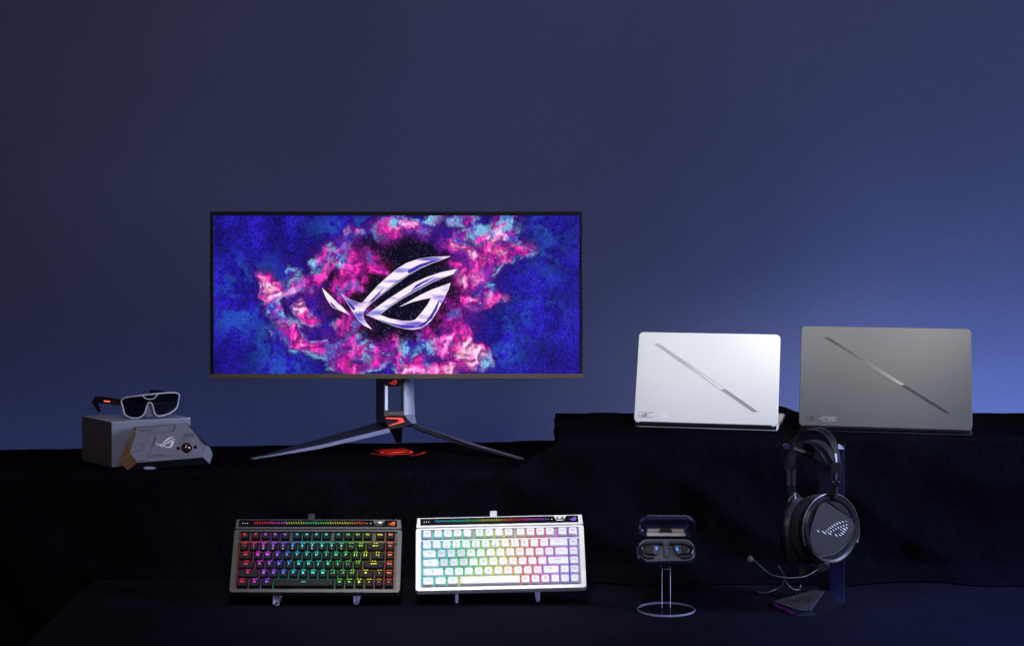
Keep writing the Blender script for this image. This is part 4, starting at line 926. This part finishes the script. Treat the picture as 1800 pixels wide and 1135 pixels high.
def col_face(u0, D0, u1, D1, zt0, zt1, z0=.002, thick=.012):
    a_ = Vector(((u0 - CU) * D0 / F, D0, 0)); b_ = Vector(((u1 - CU) * D1 / F, D1, 0)); bk = Vector((0, thick, 0))
    return hexa([a_ + Vector((0, 0, z0)), b_ + Vector((0, 0, z0)), b_ + bk + Vector((0, 0, z0)), a_ + bk + Vector((0, 0, z0))],
                [a_ + Vector((0, 0, zt0)), b_ + Vector((0, 0, zt1)), b_ + bk + Vector((0, 0, zt1)), a_ + bk + Vector((0, 0, zt0))])
M['hsblue'] = mat('column_blue', (.07, .08, .20), .38, metal=.5)
make('column', col_face(1457.9, 3.548, 1484.5, 3.532, .300, .309), M['hsblue'], hs, True, smooth=0, bevel=.0008)
make('patterned_panel', col_face(1440, 3.575, 1457.5, 3.550, .290, .300), pattern(), hs, True, smooth=0, bevel=.0006)
make('column_cap', hexa([px(1473, 789, 3.531), px(1484.5, 789, 3.531), px(1484.5, 788, 3.545), px(1473, 788, 3.545)], [px(1473.5, 781, 3.531), px(1475, 780.5, 3.531), px(1475, 780, 3.545), px(1473.5, 780, 3.545)]), mat('pale_cap', (.6, .62, .8), .3, metal=.3), hs, True)
arm = [[px(1380, 780.5, 3.43), px(1388, 779.5, 3.44), px(1388, 789, 3.44), px(1381, 790, 3.43)],
       [px(1395, 780, 3.45), px(1412, 778, 3.47), px(1410, 800, 3.47), px(1394, 794, 3.45)],
       [px(1430, 784, 3.49), px(1448, 785, 3.52), px(1446, 812, 3.52), px(1426, 803, 3.49)],
       [px(1448, 790, 3.53), px(1464, 790, 3.55), px(1464, 820, 3.55), px(1446, 822, 3.53)]]
ar = make('hanger_arm', loft(arm), M['hsdark'], hs, True, smooth=0, bevel=.001)
make('arm_inlay', hexa([px(1395, 785, 3.445), px(1430, 797, 3.482), px(1427, 801, 3.482), px(1394, 790, 3.445)], [px(1396, 785, 3.452), px(1431, 797, 3.49), px(1428, 801, 3.49), px(1395, 790, 3.452)]), mat('bronze_inlay', (.10, .085, .07), .35, metal=.5), ar, True, smooth=0)
make('arm_tip', xf(lathe([(.001, -.005), (.0055, -.004), (.0062, 0), (.0055, .003)], 16), Matrix.Translation(px(1382, 784.5, 3.428)) @ Matrix.Rotation(R(75), 4, 'X')), mat('violet_cap', (.02, .006, .045), .3, metal=.4), ar, True, smooth=50)

# ------------------------------------------------------------------ headset
th0 = R(30)
n1 = Vector((math.sin(th0), -math.cos(th0), .10)).normalized(); X1 = Vector((math.cos(th0), math.sin(th0), 0)); Y1 = n1.cross(X1)
c1 = px(1460.5, 931, 3.445)
H1 = basis(c1, X1, Y1)
if (H1.to_3x3() @ Vector((0, 0, 1))).dot(n1) < 0: H1 = basis(c1, X1, -Y1)
hd = thing('headset', 'black over-ear gaming headset with slatted ear cup hanging on the stand', 'headset', H1)
M['hp'] = mat('headset_shell', (.006, .0065, .0085), .34, spec=.4); M['rail'] = mat('rail_metal', (.13, .13, .15), .28, metal=.8); M['pad'] = mat('ear_pad_fabric', (.016, .014, .018), .9, bump=(900, .6, .0008)); M['leather'] = mat('strap_leather', (.018, .0175, .021), .6, bump=(500, .3, .0005), spec=.3)
def stripes():
    m = mat('ribbed_side', (.01, .01, .012), .4); nt = m.node_tree; p = nt.nodes['Principled BSDF']
    tcn = nt.nodes.new('ShaderNodeTexCoord'); wv = nt.nodes.new('ShaderNodeTexWave'); wv.bands_direction = 'Y'; wv.inputs['Scale'].default_value = 150; wv.inputs['Distortion'].default_value = 0
    r = nt.nodes.new('ShaderNodeValToRGB'); r.color_ramp.elements[0].color = (.004, .004, .006, 1); r.color_ramp.elements[1].color = (.07, .072, .085, 1)
    nt.links.new(tcn.outputs['Object'], wv.inputs[0]); nt.links.new(wv.outputs['Fac'], r.inputs[0]); nt.links.new(r.outputs[0], p.inputs['Base Color']); return m
RC = .0655
cup = make('ear_cup', lathe([(RC - .012, .002), (RC - .009, .0045), (RC - .004, .0045), (RC, .001), (RC + .0005, -.006), (RC - .003, -.012), (RC - .006, -.022), (RC - .008, -.026), (RC - .03, -.027)], 72), M['hp'], hd, smooth=40)
make('cup_face', lathe([(RC - .010, .0005), (RC - .011, .0012), (.002, .0012)], 72), M['hp'], hd, smooth=40)
tri_px = [(640,150),(700,165),(800,235),(920,310),(1000,375),(1018,430),(1005,500),(950,610),(870,705),(780,785),(690,822),(600,830),(520,818),(475,760),(450,650),(455,520),(485,390),(530,270),(580,180)]
hpl = Plane(c1 + n1 * .0022, n1)
def c3(x, y): return (1360 + x / 7.094, 860 + y / 7.094)
tri = [c3(*p) for p in tri_px]
gr = make('grille', onpl(hpl, flat(tri), .0006), M['egroove'], cup, True, smooth=0)
tl = [hpl.hit(*p, .002) for p in tri]; make('grille_rim', tube(spline(tl + [tl[0]], 3)[:-1], .0011, 6, closed=True), M['hp'], gr, True, smooth=60)
slat, lit = [], []
emk = [[c3(735 + (x - 897) * .272, 485 + (y - 565) * .222) for x, y in lp] for lp in EM]
ang = R(36); ddx, ddy = math.cos(ang), math.sin(ang)
for k in range(-20, 21):
    ox, oy_ = 1462 + k * 4.3 * -ddy, 929 + k * 4.3 * ddx
    run = None; run2 = None
    for j in range(-240, 241):
        t = j * .3; x = ox + ddx * t; y = oy_ + ddy * t
        i1 = inside(tri, x, y); i2 = i1 and any(inside(lp, x, y) for lp in emk)
        if i1 and run is None: run = (x, y)
        if not i1 and run is not None: slat.append(line(run, (x, y), 1.5)); run = None
        if i2 and run2 is None: run2 = (x, y)
        if not i2 and run2 is not None:
            if abs(x - run2[0]) > .5: lit.append(line(run2, (x, y), 1.6))
            run2 = None
make('slat', onpl(hpl, join(*slat), .0014), mat('slat_grey', (.034, .035, .039), .6), gr, True, smooth=0)
make('emblem', onpl(hpl, join(*lit), .0020), mat('emblem_silver', (.75, .74, .70), .3, metal=.2), gr, True, smooth=0)
def arcp(r, a0, a1, z, n=30): return [(r * math.cos(R(a0 + (a1 - a0) * k / n)), r * math.sin(R(a0 + (a1 - a0) * k / n)), z) for k in range(n + 1)]
yk = make('yoke', join(tube(arcp(RC + .0025, -25, 78, .0), .0022, 8), tube(arcp(RC + .0025, 78, 200, -.0), .0018, 8)), M['rail'], hd, smooth=60)
make('yoke_screw', mv(lathe([(.0026, 0), (.0026, .002), (.0012, .0026)], 12), (RC + .0025) * math.cos(R(-25)), (RC + .0025) * math.sin(R(-25)), 0), M['rail'], yk)
make('ear_pad', lathe([(RC - .009, -.027), (RC - .003, -.031), (RC - .0005, -.038), (RC - .002, -.046), (RC - .010, -.050), (RC - .025, -.049), (RC - .027, -.030)], 72), M['pad'], hd, smooth=60)
# far cup
az2 = R(62); n2 = Vector((-math.sin(az2), math.cos(az2), .0)).normalized(); X2 = Vector((math.cos(az2), math.sin(az2), 0)).normalized(); Y2 = Vector((0, 0, 1))
c2 = px(1392, 931, 3.54); H2 = basis(c2, X2, Y2)
if (H2.to_3x3() @ Vector((0, 0, 1))).dot(n2) < 0: H2 = basis(c2, -X2, Y2)
H12 = H1.inverted() @ H2
make('ear_cup', xf(lathe([(.03, .004), (RC - .006, .004), (RC - .001, 0), (RC, -.008), (RC - .001, -.010)], 72), H12), M['hp'], hd, smooth=40)
make('cup_side', xf(lathe([(RC - .001, -.010), (RC - .0045, -.026)], 72), H12), stripes(), hd, smooth=60)
make('ear_pad', xf(lathe([(RC - .0045, -.026), (RC - .003, -.032), (RC - .004, -.042), (RC - .012, -.047), (RC - .025, -.045)], 72), H12), M['pad'], hd, smooth=60)
make('yoke', xf(join(tube(arcp(RC + .003, 60, 190, -.004), .0024, 8), tube(arcp(RC + .003, 190, 235, -.003), .0030, 8)), H12), M['rail'], hd, smooth=60)
# headband, strap, sliders
bdir = Vector((.766, .643, 0))
def P3(L): return spline([px(*p) for p in L], 8)
outer_ = [(1388, 832, 3.548), (1385, 812, 3.545), (1386, 790, 3.54), (1395, 770, 3.53), (1409, 758, 3.512), (1427, 753, 3.49), (1447, 757, 3.47), (1462, 772, 3.457), (1470, 795, 3.447), (1472, 818, 3.44)]
bp2 = P3(outer_)
def off(path, d_): return [p + bdir * d_ * math.sin(math.pi * max(0, min(1, (i / (len(path) - 1) - .12) / .76))) for i, p in enumerate(path)]
M['steel'] = mat('headband_steel', (.040, .041, .048), .32, metal=.75)
make('headband', join(strip(off(bp2, -.012), bdir, lambda t: .011 + .010 * abs(2 * t - 1) ** 3, .0016), strip(off(bp2, .012), bdir, lambda t: .009 + .010 * abs(2 * t - 1) ** 3, .0016)), M['steel'], hd, True, smooth=60)
stp = P3([(1390, 828, 3.55), (1386, 806, 3.545), (1394, 788, 3.535), (1414, 776, 3.51), (1434, 778, 3.485), (1450, 792, 3.465), (1462, 815, 3.450)])
make('inner_strap', strip(stp, bdir, lambda t: .024 + .020 * math.sin(math.pi * t) ** .6, .0022), M['leather'], hd, True, smooth=60)
def fourp(pts, D0, D1): return hexa([px(u, v, D0) for u, v in pts], [px(u, v, D1) for u, v in pts])
rs = make('slider', fourp([(1461, 812), (1479, 812), (1479.5, 845), (1476, 853), (1462, 853), (1460, 840)], 3.431, 3.437), M['black'], hd, True, bevel=.0008)
make('slider_slot', fourp([(1467, 796), (1471, 797), (1472, 812), (1469, 812)], 3.4355, 3.437), mat('slot_pale', (.8, .82, .95), .3), rs, True)
make('slider_slot', fourp([(1469, 831), (1472, 831), (1471, 842), (1468.5, 842)], 3.429, 3.4308), mat('slot_violet', (.16, .14, .36), .3, metal=.4), rs, True)
for u_ in (1464.5, 1474.5): make('screw', xf(lathe([(.002, 0), (.002, .0012), (.001, .0016)], 12), Matrix.Translation(px(u_, 847, 3.4308)) @ Matrix.Rotation(R(90), 4, 'X')), M['rail'], rs, True)
make('hinge_post', tube([px(1469, 850, 3.44), px(1466, 874, 3.45)], .0062, 14), M['rail'], hd, True, smooth=60)
make('slider', fourp([(1381, 822), (1399, 822), (1398, 856), (1401, 866), (1396, 870), (1385, 870), (1382, 852)], 3.535, 3.541), M['hp'], hd, True, bevel=.0008)
make('slider_slot', fourp([(1388.3, 828), (1392, 827), (1392.5, 849), (1389.5, 849)], 3.5335, 3.535), M['egroove'], hd, True)
make('slider_rail', join(fourp([(1382, 824), (1388, 824), (1389, 853), (1384, 853)], 3.533, 3.535), fourp([(1392.5, 824), (1398.5, 824), (1398, 853), (1393, 853)], 3.533, 3.535)), M['rail'], hd, True, bevel=.0005)
make('hinge_post', tube([px(1396, 866, 3.53), px(1398, 876, 3.53)], .0028, 10), mat('bright_hook', (.8, .8, .85), .2, metal=.7), hd, True, smooth=60)
# microphone
make('mic_housing', hexa([px(u, v, 3.425) for u, v in ((1441, 986), (1458, 990), (1457, 1000), (1442, 1007), (1434, 1006))], [px(u, v, 3.445) for u, v in ((1441, 984), (1460, 988), (1460, 998), (1442, 1006), (1434, 1005))]), M['black'], hd, True, bevel=.0015)
boom = spline([px(u, v, D_) for u, v, D_ in ((1440, 998, 3.43), (1432, 1003.5, 3.42), (1420, 1010.5, 3.41), (1406, 1014, 3.40), (1385, 1015, 3.385), (1362, 1011.5, 3.37), (1349, 1005, 3.36), (1334, 993.5, 3.355), (1323, 984, 3.35))], 6)
bm_ = make('mic_boom', tube(boom, .0015, 10), mat('boom_rubber', (.02, .02, .025), .35, spec=.5), hd, True, smooth=60)
make('mic_stem', tube(boom[-10:], lambda t: .0022 + .0016 * t, 10), M['black'], bm_, True, smooth=60)
mm = Matrix.Translation(px(1319.5, 982, 3.35)) @ Vector((-.45, -.85, .1)).to_track_quat('Z', 'Y').to_matrix().to_4x4()
make('mic_capsule', xf(lathe([(.003, -.006), (.006, -.003), (.0068, .001), (.0064, .003)], 20), mm), M['hp'], bm_, True, smooth=50)
make('mic_foam', xf(lathe([(.0060, .0028), (.0052, .0042), (.003, .005), (.0006, .0052)], 20), mm), mat('beige_foam', (.16, .12, .085), .9, bump=(900, .6, .0006)), bm_, True, smooth=60)
make('cable_boot', hexa([px(u, v, 3.49) for u, v in ((1404, 995), (1422, 996), (1412, 1010), (1404, 1012))], [px(u, v, 3.51) for u, v in ((1404, 995), (1422, 996), (1412, 1010), (1404, 1012))]), mat('boot_brown', (.025, .021, .018), .5), hd, True, bevel=.0015)
def cord(pts, label, r=.0011):
    P_ = spline([px(*p) if len(p) == 3 and p[2] > 1 else pz(*p) for p in pts], 8)
    o = make('curled_cable', tube(P_, r, 8), M['cordm'], None, smooth=60)
    return tag(o, label, 'cable', 'thin cords behind the headset base')
M['cordm'] = mat('silver_cord', (.42, .42, .47), .25, metal=.6)
cord([(1369, 994, 3.50), (1373, 1001, 3.50), (1378, 1010, 3.51), (1379, 1018, 3.52), (1385, 1027, 3.53), (1393, 1034, 3.54), (1402, 1036, 3.55), (1405.5, 1034, 3.55), (1407.5, 1027, 3.55)], 'silver cable curling down behind the microphone boom')
cord([(1332, 1039, .0013), (1343, 1041.7, .0013), (1354, 1039, .006), (1366, 1034, .012), (1375, 1029, .020), (1377, 1021, .03)], 'silver cable trailing on the cloth left of the headset base')
